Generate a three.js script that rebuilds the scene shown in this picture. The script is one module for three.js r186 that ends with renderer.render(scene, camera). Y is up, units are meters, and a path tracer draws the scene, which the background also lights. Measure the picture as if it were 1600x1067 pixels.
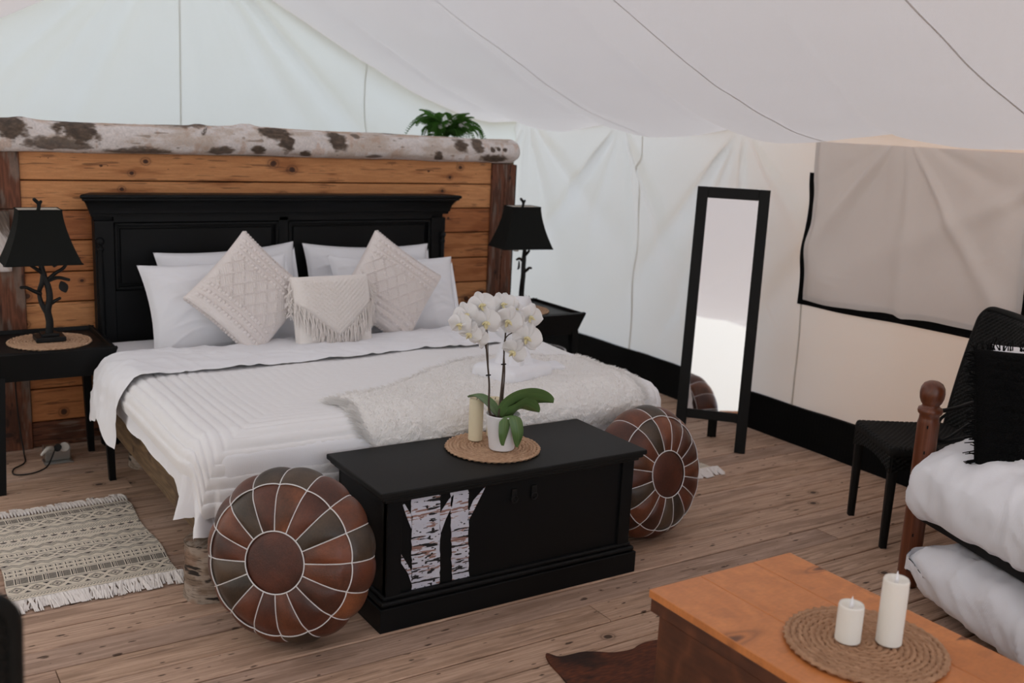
import * as THREE from 'three';
import { mergeGeometries, mergeVertices } from 'three/addons/utils/BufferGeometryUtils.js';
import { RoundedBoxGeometry } from 'three/addons/geometries/RoundedBoxGeometry.js';
import { ImprovedNoise } from 'three/addons/math/ImprovedNoise.js';

// ---------------------------------------------------------------- camera, sky, sun, exposure
const scene = new THREE.Scene();
const camera = new THREE.PerspectiveCamera(36.46, 1600 / 1067, 0.05, 200);
camera.rotation.order = 'YXZ';
camera.position.set(0, 1.7, 0);
camera.rotation.set(-0.2105, -0.5821, 0.0493);
camera.focus = 3.75;
camera.userData.fStop = 2.4;
scene.add(camera);
scene.background = new THREE.Color(0.78, 0.90, 1.10);            // bright hazy sky outside the tent
const sun = new THREE.DirectionalLight(0xfffaf2, 3.6);            // sun on the left slope of the roof
sun.position.set(-3.2, 10, 1); sun.target.position.set(1.5, 1, -3);
sun.castShadow = true; sun.shadow.mapSize.set(2048, 2048); sun.shadow.radius = 4;
Object.assign(sun.shadow.camera, { left: -9, right: 9, top: 9, bottom: -9, near: 1, far: 30 });
scene.add(sun, sun.target);
const EXPOSURE = 1.84;

// ---------------------------------------------------------------- helpers
let seed = 7;
const rnd = () => { seed = (seed * 1664525 + 1013904223) >>> 0; return seed / 4294967296; };
const rr = (a, b) => a + (b - a) * rnd();
const V = (x, y, z) => new THREE.Vector3(x, y, z);
const clamp = (x, a = 0, b = 1) => Math.min(b, Math.max(a, x));
const mix = (a, b, t) => a + (b - a) * t;
const sstep = (a, b, x) => { const t = clamp((x - a) / (b - a)); return t * t * (3 - 2 * t); };
const perlin = new ImprovedNoise();
const N3 = (x, y, z = 0) => perlin.noise(x + 31.7, y + 12.3, z + 5.1);
const F3 = (x, y, z = 0) => N3(x, y, z) + 0.5 * N3(x * 2.1, y * 2.1, z * 2.1 + 9) + 0.25 * N3(x * 4.3, y * 4.3, z * 4.3 + 17);
// value noise that repeats after `per` cells, for tiling textures
function hash2(x, y) { let h = (Math.imul(x, 374761393) + Math.imul(y, 668265263)) | 0; h = Math.imul(h ^ (h >>> 13), 1274126177); return ((h ^ (h >>> 16)) >>> 0) / 4294967296; }
function vn(x, y, px, py, s = 0) {
  const ix = Math.floor(x), iy = Math.floor(y), fx = x - ix, fy = y - iy;
  const u = fx * fx * (3 - 2 * fx), v = fy * fy * (3 - 2 * fy);
  let a = ix % px; if (a < 0) a += px; let b = iy % py; if (b < 0) b += py; let c = a + 1; if (c >= px) c -= px; let d = b + 1; if (d >= py) d -= py;
  a += s * 131; c += s * 131; b += s * 57; d += s * 57;
  const p = hash2(a, b), q = hash2(c, b), r = hash2(a, d), t = hash2(c, d);
  return p + (q - p) * u + (r + (t - r) * u - p - (q - p) * u) * v;
}
function fb(x, y, px, py, s = 0, oct = 4) { let a = 0, w = 0.5, t = 0; for (let i = 0; i < oct; i++) { a += w * vn(x, y, px, py, s + i); t += w; x *= 2; y *= 2; px *= 2; py *= 2; w *= 0.5; } return a / t; }
function tex(w, h, fn, srgb = true) {
  const d = new Uint8Array(w * h * 4);
  for (let j = 0; j < h; j++) for (let i = 0; i < w; i++) {
    const c = fn(i / w, j / h), k = (j * w + i) * 4;
    if (typeof c === 'number') d[k] = d[k + 1] = d[k + 2] = clamp(c) * 255; else { d[k] = clamp(c[0]) * 255; d[k + 1] = clamp(c[1]) * 255; d[k + 2] = clamp(c[2]) * 255; }
    d[k + 3] = 255;
  }
  const t = new THREE.DataTexture(d, w, h); t.wrapS = t.wrapT = THREE.RepeatWrapping; t.magFilter = THREE.LinearFilter; t.minFilter = THREE.LinearMipmapLinearFilter; t.generateMipmaps = true;
  if (srgb) t.colorSpace = THREE.SRGBColorSpace; t.needsUpdate = true; return t;
}
const hex = (s) => { const c = parseInt(s.slice(1), 16); return [(c >> 16) / 255, ((c >> 8) & 255) / 255, (c & 255) / 255]; };
const lerp3 = (a, b, t) => [mix(a[0], b[0], t), mix(a[1], b[1], t), mix(a[2], b[2], t)];
const rep = (t, x, y) => { const c = t.clone(); c.repeat.set(x, y); c.needsUpdate = true; return c; };
const std = (o) => new THREE.MeshStandardMaterial({ roughness: 0.8, ...o });
const phy = (o) => new THREE.MeshPhysicalMaterial({ roughness: 0.8, ...o });

const used = {};
function numbered(n) { const k = (used[n] = (used[n] ?? -1) + 1); return k ? `${n}_${String(k).padStart(3, '0')}` : n; }
function info(o, label, category, group, kind) { if (label) o.userData.label = label; if (category) o.userData.category = category; if (group) o.userData.group = group; if (kind) o.userData.kind = kind; return o; }
function shade(o) { o.traverse((c) => { if (c.isMesh) c.castShadow = c.receiveShadow = true; }); return o; }
function thing(name, label, category, pos = [0, 0, 0], ry = 0, group) {
  const g = new THREE.Group(); g.name = numbered(name); g.position.set(...pos); g.rotation.y = ry; scene.add(g); return info(g, label, category, group);
}
function solo(name, geo, mat, label, category, group, kind) { const m = shade(new THREE.Mesh(geo, mat)); m.name = numbered(name); scene.add(m); return info(m, label, category, group, kind); }
function part(name, geo, mat, parent, label, kind) { const m = shade(new THREE.Mesh(Array.isArray(geo) ? join(geo) : geo, mat)); m.name = name; parent.add(m); if (label) m.userData.label = label; if (kind) m.userData.kind = kind; return m; }
function dup(o, pos, ry, label, group) { const c = o.clone(); c.userData = { ...o.userData }; c.name = numbered(o.name.replace(/_\d{3}$/, '')); c.position.set(...pos); if (ry !== null) c.rotation.set(0, ry, 0); if (label) c.userData.label = label; if (group) c.userData.group = group; scene.add(c); return c; }
function join(list) {
  list = list.map((g) => { g = g.index ? g.toNonIndexed() : g; for (const k of Object.keys(g.attributes)) if (!['position', 'normal', 'uv'].includes(k)) g.deleteAttribute(k); if (!g.attributes.uv) g.setAttribute('uv', new THREE.Float32BufferAttribute(new Float32Array(g.attributes.position.count * 2), 2)); return g; });
  return list.length === 1 ? list[0] : mergeGeometries(list);
}
const box = (w, h, d, x = 0, y = 0, z = 0, r = 0.004) => { const g = new RoundedBoxGeometry(w, h, d, 1, Math.min(r, w / 2.01, h / 2.01, d / 2.01)); g.translate(x, y, z); return g; };
// box with uv in metres (u along the longest horizontal axis)
function mbox(w, h, d, x = 0, y = 0, z = 0, r = 0.004, along = 'x') {
  const g = box(w, h, d, 0, 0, 0, r), p = g.attributes.position, n = g.attributes.normal, uv = g.attributes.uv, ou = rnd() * 3, ov = rnd();
  for (let i = 0; i < p.count; i++) {
    const X = p.getX(i), Y = p.getY(i), Z = p.getZ(i), ax = Math.abs(n.getX(i)), ay = Math.abs(n.getY(i)), az = Math.abs(n.getZ(i));
    let u, v; if (along === 'x') { u = X; v = ay > az ? Z : Y; if (ax > ay && ax > az) { u = Z; v = Y; } } else if (along === 'z') { u = Z; v = ay > ax ? X : Y; if (az > ax && az > ay) { u = X; v = Y; } } else { u = Y; v = az > ax ? X : Z; if (ay > ax && ay > az) { u = X; v = Z; } }
    uv.setXY(i, u + ou, v + ov);
  }
  g.translate(x, y, z); return g;
}
// chamfered plank along x, uv: u metres along, v 0..1 across
function plank(L, W, T, c = 0.003, u0 = 0, vflip = false) {
  const prof = [[-W / 2, 0], [W / 2, 0], [W / 2, T - c], [W / 2 - c, T], [-W / 2 + c, T], [-W / 2, T - c]], P = [], U = [];
  const quad = (a, b, ua, ub) => { const A = [-L / 2, a[1], a[0]], B = [L / 2, a[1], a[0]], C = [L / 2, b[1], b[0]], D = [-L / 2, b[1], b[0]]; P.push(...A, ...B, ...C, ...A, ...C, ...D); U.push(u0, ua, u0 + L, ua, u0 + L, ub, u0, ua, u0 + L, ub, u0, ub); };
  for (let i = 0; i < 6; i++) { const a = prof[i], b = prof[(i + 1) % 6], f = (q) => { const v = q[0] / W + 0.5; return vflip ? 1 - v : v; }; quad(b, a, f(b) * 0.96 + 0.02, f(a) * 0.96 + 0.02); }
  for (const s of [-1, 1]) for (let i = 1; i < 5; i++) { const t = [prof[0], prof[i], prof[i + 1]]; if (s < 0) t.reverse(); for (const q of t) { P.push(s * L / 2, q[1], q[0]); U.push(u0, q[0] / W + 0.5); } }
  // the ends wind so that they face outward
  const g = new THREE.BufferGeometry(); g.setAttribute('position', new THREE.Float32BufferAttribute(P, 3)); g.setAttribute('uv', new THREE.Float32BufferAttribute(U, 2)); g.computeVertexNormals(); return g;
}
function grid(nu, nv, f, uvf = (u, v) => [u, v], closeU = false) {
  const P = [], U = [], I = [];
  for (let j = 0; j <= nv; j++) for (let i = 0; i <= nu; i++) { const u = i / nu, v = j / nv; P.push(...f(u, v)); U.push(...uvf(u, v)); }
  for (let j = 0; j < nv; j++) for (let i = 0; i < nu; i++) { const a = j * (nu + 1) + i, b = a + 1, c = a + nu + 1, d = c + 1; I.push(a, b, d, a, d, c); }
  const g = new THREE.BufferGeometry(); g.setAttribute('position', new THREE.Float32BufferAttribute(P, 3)); g.setAttribute('uv', new THREE.Float32BufferAttribute(U, 2)); g.setIndex(I); g.computeVertexNormals();
  if (closeU) { const n = g.attributes.normal; for (let j = 0; j <= nv; j++) { const a = j * (nu + 1), b = a + nu, s = V(n.getX(a) + n.getX(b), n.getY(a) + n.getY(b), n.getZ(a) + n.getZ(b)).normalize(); n.setXYZ(a, s.x, s.y, s.z); n.setXYZ(b, s.x, s.y, s.z); } }
  return g;
}
const tube = (pts, r, seg = 24, rad = 8, closed = false) => new THREE.TubeGeometry(new THREE.CatmullRomCurve3(pts.map((p) => (p.isVector3 ? p : V(...p))), closed), seg, r, rad, closed);
// tube whose radius changes: rf(t)
function taper(pts, rf, seg = 24, rad = 8, closeTip = true) {
  const c = new THREE.CatmullRomCurve3(pts.map((p) => (p.isVector3 ? p : V(...p)))), fr = c.computeFrenetFrames(seg, false);
  const g = grid(rad, seg, (u, v) => { const k = Math.round(v * seg), p = c.getPointAt(v), a = u * Math.PI * 2, r = rf(v), n = fr.normals[k], b = fr.binormals[k]; return [p.x + r * (Math.cos(a) * n.x + Math.sin(a) * b.x), p.y + r * (Math.cos(a) * n.y + Math.sin(a) * b.y), p.z + r * (Math.cos(a) * n.z + Math.sin(a) * b.z)]; }, undefined, true);
  const list = [g]; if (closeTip) for (const e of [0, 1]) { const s = new THREE.SphereGeometry(rf(e), rad, 6); const p = c.getPointAt(e); s.translate(p.x, p.y, p.z); list.push(s); }
  return join(list);
}
const lathe = (pts, seg = 32) => new THREE.LatheGeometry(pts.map((p) => new THREE.Vector2(...p)), seg);
// thin strand as a three-sided tube
function strands(list, r) { const P = [];
  for (const pts of list) for (let i = 0; i + 1 < pts.length; i++) { const a = V(...pts[i]), b = V(...pts[i + 1]), d = b.clone().sub(a).normalize(), s = Math.abs(d.y) > 0.9 ? V(1, 0, 0) : V(0, 1, 0), x = d.clone().cross(s).normalize(), y = d.clone().cross(x);
    const ra = r * (pts[i][3] ?? 1), rb = r * (pts[i + 1][3] ?? 1), ring = (p, q, k) => p.clone().addScaledVector(x, q * Math.cos(k * 2.0944)).addScaledVector(y, q * Math.sin(k * 2.0944));
    for (let k = 0; k < 3; k++) { const A = ring(a, ra, k), B = ring(a, ra, k + 1), C = ring(b, rb, k + 1), D = ring(b, rb, k); for (const q of [A, C, B, A, D, C]) P.push(q.x, q.y, q.z); } }
  const g = new THREE.BufferGeometry(); g.setAttribute('position', new THREE.Float32BufferAttribute(P, 3)); g.computeVertexNormals(); g.setAttribute('uv', new THREE.Float32BufferAttribute(new Float32Array(P.length / 3 * 2), 2)); return g; }
// soft rounded box: n segments per side, radius r, displaced along the normal by f(p, n)
function puff(w, h, d, r, seg, f) {
  let g = new THREE.BoxGeometry(w, h, d, ...seg); g = g.toNonIndexed(); const uv = g.attributes.uv; g.deleteAttribute('normal'); g.deleteAttribute('uv'); g = mergeVertices(g, 1e-5);
  const p = g.attributes.position, q = V(0, 0, 0), i3 = V(w / 2 - r, h / 2 - r, d / 2 - r), n = V(0, 0, 0);
  for (let i = 0; i < p.count; i++) { q.fromBufferAttribute(p, i); const c = V(clamp(q.x, -i3.x, i3.x), clamp(q.y, -i3.y, i3.y), clamp(q.z, -i3.z, i3.z)); n.copy(q).sub(c); if (n.lengthSq() < 1e-9) n.set(0, Math.sign(q.y), 0); n.normalize(); c.addScaledVector(n, r); if (f) { const e = f(c, n); if (typeof e === 'number') c.addScaledVector(n, e); else c.add(e); } p.setXYZ(i, c.x, c.y, c.z); }
  g.computeVertexNormals(); const U = new Float32Array(p.count * 2); for (let i = 0; i < p.count; i++) { U[2 * i] = p.getX(i) + p.getY(i) * 0.5; U[2 * i + 1] = p.getZ(i) + p.getY(i) * 0.5; } g.setAttribute('uv', new THREE.BufferAttribute(U, 2)); return g;
}
// pillow lying in the xy plane, thickness along z; disp(u, v, side) extra along the normal (z)
function pillow(w, h, t, n, disp = () => 0, pinch = 0.06, pw = 0.45) {
  const side = (s) => grid(n, n, (a, b) => {
    const u = a * 2 - 1, v = b * 2 - 1, e = Math.pow(Math.max(0, (1 - Math.pow(Math.abs(u), 2.6)) * (1 - Math.pow(Math.abs(v), 2.6))), pw);
    
    const edge = Math.min(1, 6 * Math.min(1 - Math.abs(u), 1 - Math.abs(v)));
    return [u * w / 2 * (1 - pinch * (1 - v * v)), v * h / 2 * (1 - pinch * 1.5 * (1 - u * u)), s * (t / 2 * e + disp(u, v, s) * edge)];
  }, (a, b) => [a * w, b * h]);
  const A = side(1), B = side(-1); const ix = B.index.array; for (let i = 0; i < ix.length; i += 3) { const q = ix[i]; ix[i] = ix[i + 1]; ix[i + 1] = q; } B.computeVertexNormals();
  return join([A, B]);
}
const wrinkle = (x, y, s = 1) => { const a = 1 - Math.abs(N3(x * 6 * s + 2 * N3(x * 2, y * 2), y * 3 * s)), b = 1 - Math.abs(N3(x * 3 * s - 7, y * 7 * s + 2 * N3(x * 3, y * 3, 4))); return (Math.pow(a, 5) + Math.pow(b, 6)); };

// ---------------------------------------------------------------- materials
function woodTex(w, h, base, dark, o = {}) {   // u along the board, v across it
  const B = hex(base), D = hex(dark), K = hex(o.knot ?? '#2a160c'), knots = [], s = o.seed ?? 1; let q = s * 977 + 13;
  const R = () => { q = (q * 1664525 + 1013904223) >>> 0; return q / 4294967296; };
  for (let i = 0; i < (o.knots ?? 5); i++) knots.push([R(), 0.15 + 0.7 * R(), 0.5 + R()]);
  const asp = o.asp ?? 14, nails = []; for (let i = 0; i < (o.marks ?? 0); i++) nails.push([R(), R(), 0.2 + R() * R() * 1.6]);
  return tex(w, h, (u, v) => {
    let warp = 0, kn = 0;
    for (const [ku, kv, kr] of knots) { let du = Math.abs(u - ku); du = Math.min(du, 1 - du) * asp; const dv = v - kv, r = Math.hypot(du, dv * 1.15) / (0.12 * kr); warp += Math.sign(dv || 1) * 0.09 * Math.exp(-r * r * 0.35) * kr; kn = Math.max(kn, 1 - sstep(0.45, 0.95, r + 0.25 * (vn(u * 60, v * 12, 60, 12, 3) - 0.5)), 0.45 * Math.exp(-Math.abs(r - 1.15) * 5)); }
    const vv = v + warp * 0.6;
    const ring = fb(u * 6, vv * (o.rings ?? 9), 6, 64, s * 7, 3), fine = vn(u * 40, vv * 60, 40, 4096, s * 3), fiber = vn(u * 14, vv * 160, 14, 4096, s * 5);
    let t = 0.55 * Math.abs(Math.sin((ring * 3.5 + vv * (o.freq ?? 5)) * Math.PI)) + 0.25 * fine + 0.3 * fiber - 0.15;
    let c = lerp3(B, D, clamp(t * (o.contrast ?? 0.8)));
    const st = fb(u * 7, v * 3, 7, 8, s * 11 + 5, 4); c = lerp3(c, hex(o.stain ?? dark), (o.stainAmt ?? 0.3) * sstep(0.55, 0.75, st));
    if (o.streak) { const sk = vn(u * 9, v * 14, 9, 512, s + 40) * vn(u * 30, v * 30, 30, 512, s + 41); c = lerp3(c, K, o.streak * sstep(0.45, 0.62, sk)); }
    if (o.grey) { const gk = fb(u * 10, v * 8, 10, 64, s + 60, 3); c = lerp3(c, hex('#8c8782'), o.grey * sstep(0.5, 0.7, gk)); }
    c = lerp3(c, K, kn * 0.85);
    for (const [nu, nv, ns] of nails) { let du = Math.abs(u - nu); du = Math.min(du, 1 - du) * asp; if (du * (o.markLen ?? 0.7) > 0.12) continue; const r = Math.hypot(du * (o.markLen ?? 0.7), v - nv) / ((o.markR ?? 0.045) * ns) + 0.5 * (vn(u * 300, v * 40, 300, 40, 9) - 0.5); c = lerp3(c, K, 0.8 * (1 - sstep(0.6, 1, r))); }
    const g = 1 + 0.06 * (vn(u * 200, v * 90, 200, 90, 21) - 0.5); return [c[0] * g, c[1] * g, c[2] * g];
  });
}
const clothBump = tex(256, 256, (u, v) => 0.5 + 0.22 * Math.sin(u * 256 * 0.7854) * Math.cos(v * 256 * 0.7854) + 0.3 * (vn(u * 128, v * 128, 128, 128, 2) - 0.5), false);
const mottle = tex(512, 512, (u, v) => { const n = fb(u * 5, v * 5, 5, 5, 4, 5); return [0.62 + 0.5 * n, 0.62 + 0.5 * n, 0.62 + 0.5 * n]; });
const M = {};
const canvas = (c, t, o = {}) => phy({ color: new THREE.Color(...c), roughness: 1, specularIntensity: 0.05, transmission: t, thickness: 0, side: THREE.DoubleSide, bumpMap: rep(clothBump, 4, 4), bumpScale: 0.0006, ...o });
M.wall = canvas([0.87, 0.84, 0.785], 0.37);
M.gable = canvas([0.88, 0.875, 0.81], 0.40);
M.roof = canvas([0.81, 0.775, 0.765], 0.13);
M.seam = canvas([0.82, 0.79, 0.73], 0.2);
M.roofSeam = canvas([0.81, 0.775, 0.765], 0.125);
M.gableSeam = canvas([0.84, 0.84, 0.79], 0.3);
M.flap = canvas([0.84, 0.78, 0.74], 0.20);
M.skirt = phy({ color: 0x0a0a0a, roughness: 0.8, specularIntensity: 0.25, bumpMap: rep(clothBump, 6, 6), bumpScale: 0.0008 });
M.black = phy({ color: new THREE.Color(0.006, 0.0065, 0.007), roughness: 0.45, specularIntensity: 0.35, bumpMap: rep(mottle, 1.5, 1.5), bumpScale: 0.0006 });
M.blackSoft = phy({ color: new THREE.Color(0.009, 0.009, 0.0085), roughness: 0.55, specularIntensity: 0.4 });
M.iron = phy({ color: new THREE.Color(0.009, 0.009, 0.009), roughness: 0.5, specularIntensity: 0.5 });
M.shade = phy({ color: new THREE.Color(0.011, 0.012, 0.011), roughness: 0.9, specularIntensity: 0.3, side: THREE.DoubleSide, bumpMap: rep(clothBump, 4, 4), bumpScale: 0.0006 });
M.shadeIn = std({ color: 0xe9e2d6, roughness: 0.9, side: THREE.DoubleSide });
M.white = std({ color: 0xf6f6fa, roughness: 0.95, bumpMap: rep(clothBump, 5, 5), bumpScale: 0.0005 });
M.quilt = std({ color: 0xf8f7f8, roughness: 0.95, bumpMap: rep(clothBump, 5, 5), bumpScale: 0.0008 });
M.ceramic = phy({ color: 0xf1f0f3, roughness: 0.35, clearcoat: 0.4, clearcoatRoughness: 0.3 });
M.rope = std({ color: new THREE.Color(0.90, 0.84, 0.80), roughness: 1 });
M.macrame = std({ color: new THREE.Color(0.93, 0.86, 0.83), roughness: 1, bumpMap: rep(clothBump, 8, 8), bumpScale: 0.0015 });
M.creamCloth = std({ color: new THREE.Color(0.92, 0.87, 0.83), roughness: 1, bumpMap: rep(clothBump, 8, 8), bumpScale: 0.001 });
M.furTex = tex(512, 512, (u, v) => 0.6 * fb(u * 40, v * 40, 40, 40, 3, 3) + 0.4 * vn(u * 128, v * 128, 128, 128, 8), false);
M.fur = phy({ color: 0xf7f4f1, roughness: 1, sheen: 0.5, sheenColor: new THREE.Color(1, 1, 1), sheenRoughness: 0.6, bumpMap: rep(M.furTex, 2.2, 2.2), bumpScale: 0.006 });
M.blackFur = phy({ color: new THREE.Color(0.006, 0.006, 0.006), roughness: 1, specularIntensity: 0.15, bumpMap: rep(M.furTex, 4, 4), bumpScale: 0.008 });
M.piping = std({ color: new THREE.Color(0.82, 0.80, 0.80), roughness: 0.8 });
const floorTex = [0, 1, 2, 3, 4].map((i) => woodTex(1024, 96, ['#d6baa8', '#cdb09f', '#dabfb0', '#c7ad9e', '#d3b6a4'][i], ['#a78b7a', '#9c806f', '#ad9484', '#988073', '#a58974'][i], { seed: 3 + i * 5, knots: 1, marks: 34, markLen: 0.3, markR: 0.03, asp: 17, rings: 6, freq: 3, contrast: 0.85, streak: 0.25, stain: '#745c4d', stainAmt: 0.35, knot: '#3a2a20' }));
M.floor = floorTex.map((t) => std({ color: new THREE.Color(0.97, 0.91, 0.84), map: rep(t, 1 / 2.4, 1), roughness: 0.78, bumpMap: rep(t, 1 / 2.4, 1), bumpScale: 0.0008 }));
const pineTex = [0, 1, 2, 3].map((i) => woodTex(1024, 128, ['#dfa673', '#c98a58', '#cf915e', '#bd7c4c'][i], ['#c48858', '#ad7045', '#b67849', '#9d6139'][i], { seed: 20 + i * 7, knots: 4, marks: 7, asp: 12, rings: 5, freq: 2.5, contrast: 0.8, stain: '#84481f', stainAmt: 0.4, streak: 0.35, knot: '#351a0c' }));
M.pine = pineTex.map((t) => std({ color: new THREE.Color(1, 0.91, 0.82), map: rep(t, 1 / 1.8, 1), roughness: 0.62, bumpMap: rep(t, 1 / 1.8, 1), bumpScale: 0.001 }));
const postTex = woodTex(1024, 128, '#86523a', '#54301f', { seed: 55, knots: 2, marks: 6, asp: 10, rings: 8, freq: 5, contrast: 1, stain: '#3f2417', stainAmt: 0.6, streak: 0.7, grey: 0.55 });
M.post = std({ map: rep(postTex, 1 / 1.4, 1), roughness: 0.75, bumpMap: rep(postTex, 1 / 1.4, 1), bumpScale: 0.0015 });
const railTex = woodTex(1024, 128, '#7d6446', '#4c3a27', { seed: 71, knots: 3, marks: 5, asp: 10, rings: 7, freq: 4, contrast: 0.9, stain: '#3d2c1c', stainAmt: 0.5 });
M.rail = std({ map: rep(railTex, 1 / 1.6, 4), roughness: 0.8, bumpMap: rep(railTex, 1 / 1.6, 4), bumpScale: 0.0015 });
const topTex = woodTex(1024, 256, '#d98a4e', '#b96e39', { seed: 90, knots: 2, marks: 2, asp: 5, rings: 5, freq: 2, contrast: 0.6, stain: '#a45a22', stainAmt: 0.3, streak: 0.1, knot: '#5d3216' });
M.tableTop = phy({ map: rep(topTex, 1, 1), roughness: 0.4, clearcoat: 0.15, clearcoatRoughness: 0.4 });
const sideTex = woodTex(1024, 256, '#6b3d24', '#3f2011', { seed: 97, knots: 2, asp: 5, rings: 5, freq: 3, contrast: 0.9, stainAmt: 0.4 });
M.tableSide = std({ map: rep(sideTex, 1, 1), roughness: 0.55 });
const cherryTex = woodTex(512, 128, '#7a4023', '#4f2612', { seed: 101, knots: 0, asp: 5, rings: 5, freq: 3, contrast: 0.8 });
M.cherry = phy({ map: rep(cherryTex, 1, 2), roughness: 0.35, clearcoat: 0.3, clearcoatRoughness: 0.3 });
// birch bark: u along the stem, v around it
const barkPatch = [[0.02, 0.62, .026, .16, 1], [0.12, 0.63, .03, .2, 1], [0.09, 0.42, .05, .08, .8], [0.22, 0.33, .05, .07, .8], [0.36, 0.36, .022, .07, .9], [0.43, 0.36, .012, .08, 1], [0.46, 0.63, .025, .13, 1], [0.48, 0.50, .015, .12, 1], [0.52, 0.34, .012, .06, 1], [0.58, 0.58, .018, .14, 1], [0.62, 0.66, .008, .05, .7], [0.66, 0.34, .015, .05, .8], [0.80, 0.38, .012, .07, 1], [0.85, 0.57, .015, .12, 1], [0.89, 0.60, .013, .12, .9], [0.925, 0.52, .006, .04, 1.2], [0.94, 0.53, .005, .035, 1.2], [0.955, 0.52, .006, .03, 1], [0.93, 0.36, .03, .08, 1], [0.3, 0.8, .05, .1, .8], [0.7, 0.85, .04, .1, .9], [0.5, 0.1, .05, .1, .9], [0.2, 0.1, .05, .1, .9], [0.8, 0.1, .04, .1, .9]];
const barkTex = tex(2048, 384, (u, v) => {
  const n = fb(u * 24, v * 8, 24, 8, 12, 5), f = vn(u * 420, v * 60, 420, 60, 6), peel = fb(u * 60, v * 5, 60, 5, 33, 4);
  let c = lerp3(hex('#e4dcd9'), hex('#d0c2b8'), sstep(0.45, 0.7, n)); c = lerp3(c, hex('#b98f74'), 0.35 * sstep(0.64, 0.78, peel)); c = lerp3(c, hex('#b58e70'), 0.55 * sstep(0.62, 0.74, v) * (1 - sstep(0.74, 0.85, v)) * sstep(0.4, 0.6, vn(u * 30, v * 20, 30, 20, 44)));
  c = lerp3(c, hex('#a8917f'), 0.35 * sstep(0.55, 0.8, f) * sstep(0.4, 0.6, n));
  let d = 0; for (const [pu, pv, su, sv, a] of barkPatch) { const x = (u - pu - (v - pv) * -0.03) / (su * 1.35), y = (v - pv) / (sv * 1.35), r = Math.hypot(x, y) + 0.75 * (fb(u * 90, v * 24, 90, 24, 15, 4) - 0.5); d = Math.max(d, a * (1 - sstep(0.55, 0.95, r))); }
  const dk = lerp3(hex('#332a24'), hex('#6b5848'), fb(u * 150, v * 40, 150, 40, 61, 3)); c = lerp3(c, dk, clamp(d) * 0.92);
  const len = vn(u * 60, v * 22, 60, 22, 71); c = lerp3(c, hex('#7c6a5c'), 0.5 * sstep(0.86, 0.93, len)); const g = 1 + 0.1 * (f - 0.5); return [c[0] * g, c[1] * g, c[2] * g];
});
M.bark = std({ map: barkTex, roughness: 0.85, bumpMap: barkTex, bumpScale: 0.004 });
const stumpTex = tex(512, 512, (u, v) => { const n = fb(u * 5, v * 12, 5, 12, 2, 5), b = fb(u * 3, v * 16, 3, 16, 8, 5), f = vn(u * 12, v * 160, 12, 160, 4); let c = lerp3(hex('#a99a8c'), hex('#7f6c5c'), sstep(0.35, 0.7, n)); c = lerp3(c, hex('#8d6650'), 0.4 * sstep(0.5, 0.7, fb(u * 4, v * 4, 4, 4, 28, 3))); c = lerp3(c, hex('#231d19'), 0.9 * sstep(0.55, 0.66, b)); c = lerp3(c, hex('#3a2f28'), 0.5 * sstep(0.75, 0.9, f)); return c; });
M.stump = std({ map: stumpTex, roughness: 0.9, bumpMap: stumpTex, bumpScale: 0.003 });
const paintTex = tex(512, 1024, (u, v) => { // painted bark: white with short dark dashes
  let c = lerp3(hex('#dfe0ea'), hex('#c4c6d6'), fb(u * 6, v * 14, 6, 14, 5, 4)); const a = fb(u * 5, v * 44, 5, 44, 9, 4), b = fb(u * 7, v * 60, 7, 60, 19, 4); c = lerp3(c, hex('#7d4a37'), 0.7 * sstep(0.64, 0.70, b)); c = lerp3(c, hex('#111014'), sstep(0.635, 0.665, a)); c = lerp3(c, hex('#111014'), sstep(0.74, 0.78, vn(u * 26, v * 70, 26, 70, 3) * (0.55 + 0.45 * Math.abs(u - 0.5) * 2))); return c; });
M.paint = std({ map: paintTex, roughness: 0.6 });
const leatherTex = tex(512, 512, (u, v) => { const n = fb(u * 4, v * 4, 4, 4, 14, 5), f = vn(u * 110, v * 110, 110, 110, 7), s = 0.45 + 0.8 * n + 0.12 * (f - 0.5); return [s, s, s]; });
const leather = (c) => phy({ color: new THREE.Color(c), map: leatherTex, roughness: 0.42, bumpMap: leatherTex, bumpScale: 0.0015, clearcoat: 0.12, clearcoatRoughness: 0.45 });
M.leather = ['#7c452c', '#683724', '#8a5030', '#524132', '#5f3020'].map(leather);
const grassTex = tex(256, 256, (u, v) => lerp3(hex('#d8b495'), hex('#a37f63'), fb(u * 16, v * 32, 16, 32, 4, 4)));
M.seagrass = std({ map: grassTex, roughness: 0.95 });
M.seagrassDark = std({ map: grassTex, color: 0xeadfd6, roughness: 0.95 });
M.wax = phy({ color: 0xefe3c4, roughness: 0.55, specularIntensity: 0.4, transmission: 0 });
M.waxWhite = phy({ color: 0xf3efe6, roughness: 0.5, specularIntensity: 0.4 });
M.flameTip = phy({ color: 0xf6f4f6, roughness: 0.35 });
M.wick = std({ color: 0x1a1613, roughness: 1 });
M.petal = phy({ color: 0xf7f6f6, roughness: 0.7, transmission: 0.3, thickness: 0, specularIntensity: 0.3, side: THREE.DoubleSide });
M.lip = std({ color: 0xe6dcae, roughness: 0.7 });
const leafTex = tex(128, 256, (u, v) => { const mid = 1 - sstep(0.0, 0.06, Math.abs(u - 0.5)), st = vn(u * 40, v * 3, 40, 3, 2); return lerp3(lerp3(hex('#5f7d45'), hex('#4f6d3c'), st), hex('#6d8450'), mid * 0.6); });
M.leaf = phy({ map: leafTex, roughness: 0.42, clearcoat: 0.25, clearcoatRoughness: 0.4, side: THREE.DoubleSide });
M.stem = std({ color: 0x4b3d33, roughness: 0.7 });
M.soil = std({ color: 0x3a2a1d, roughness: 1 });
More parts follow.
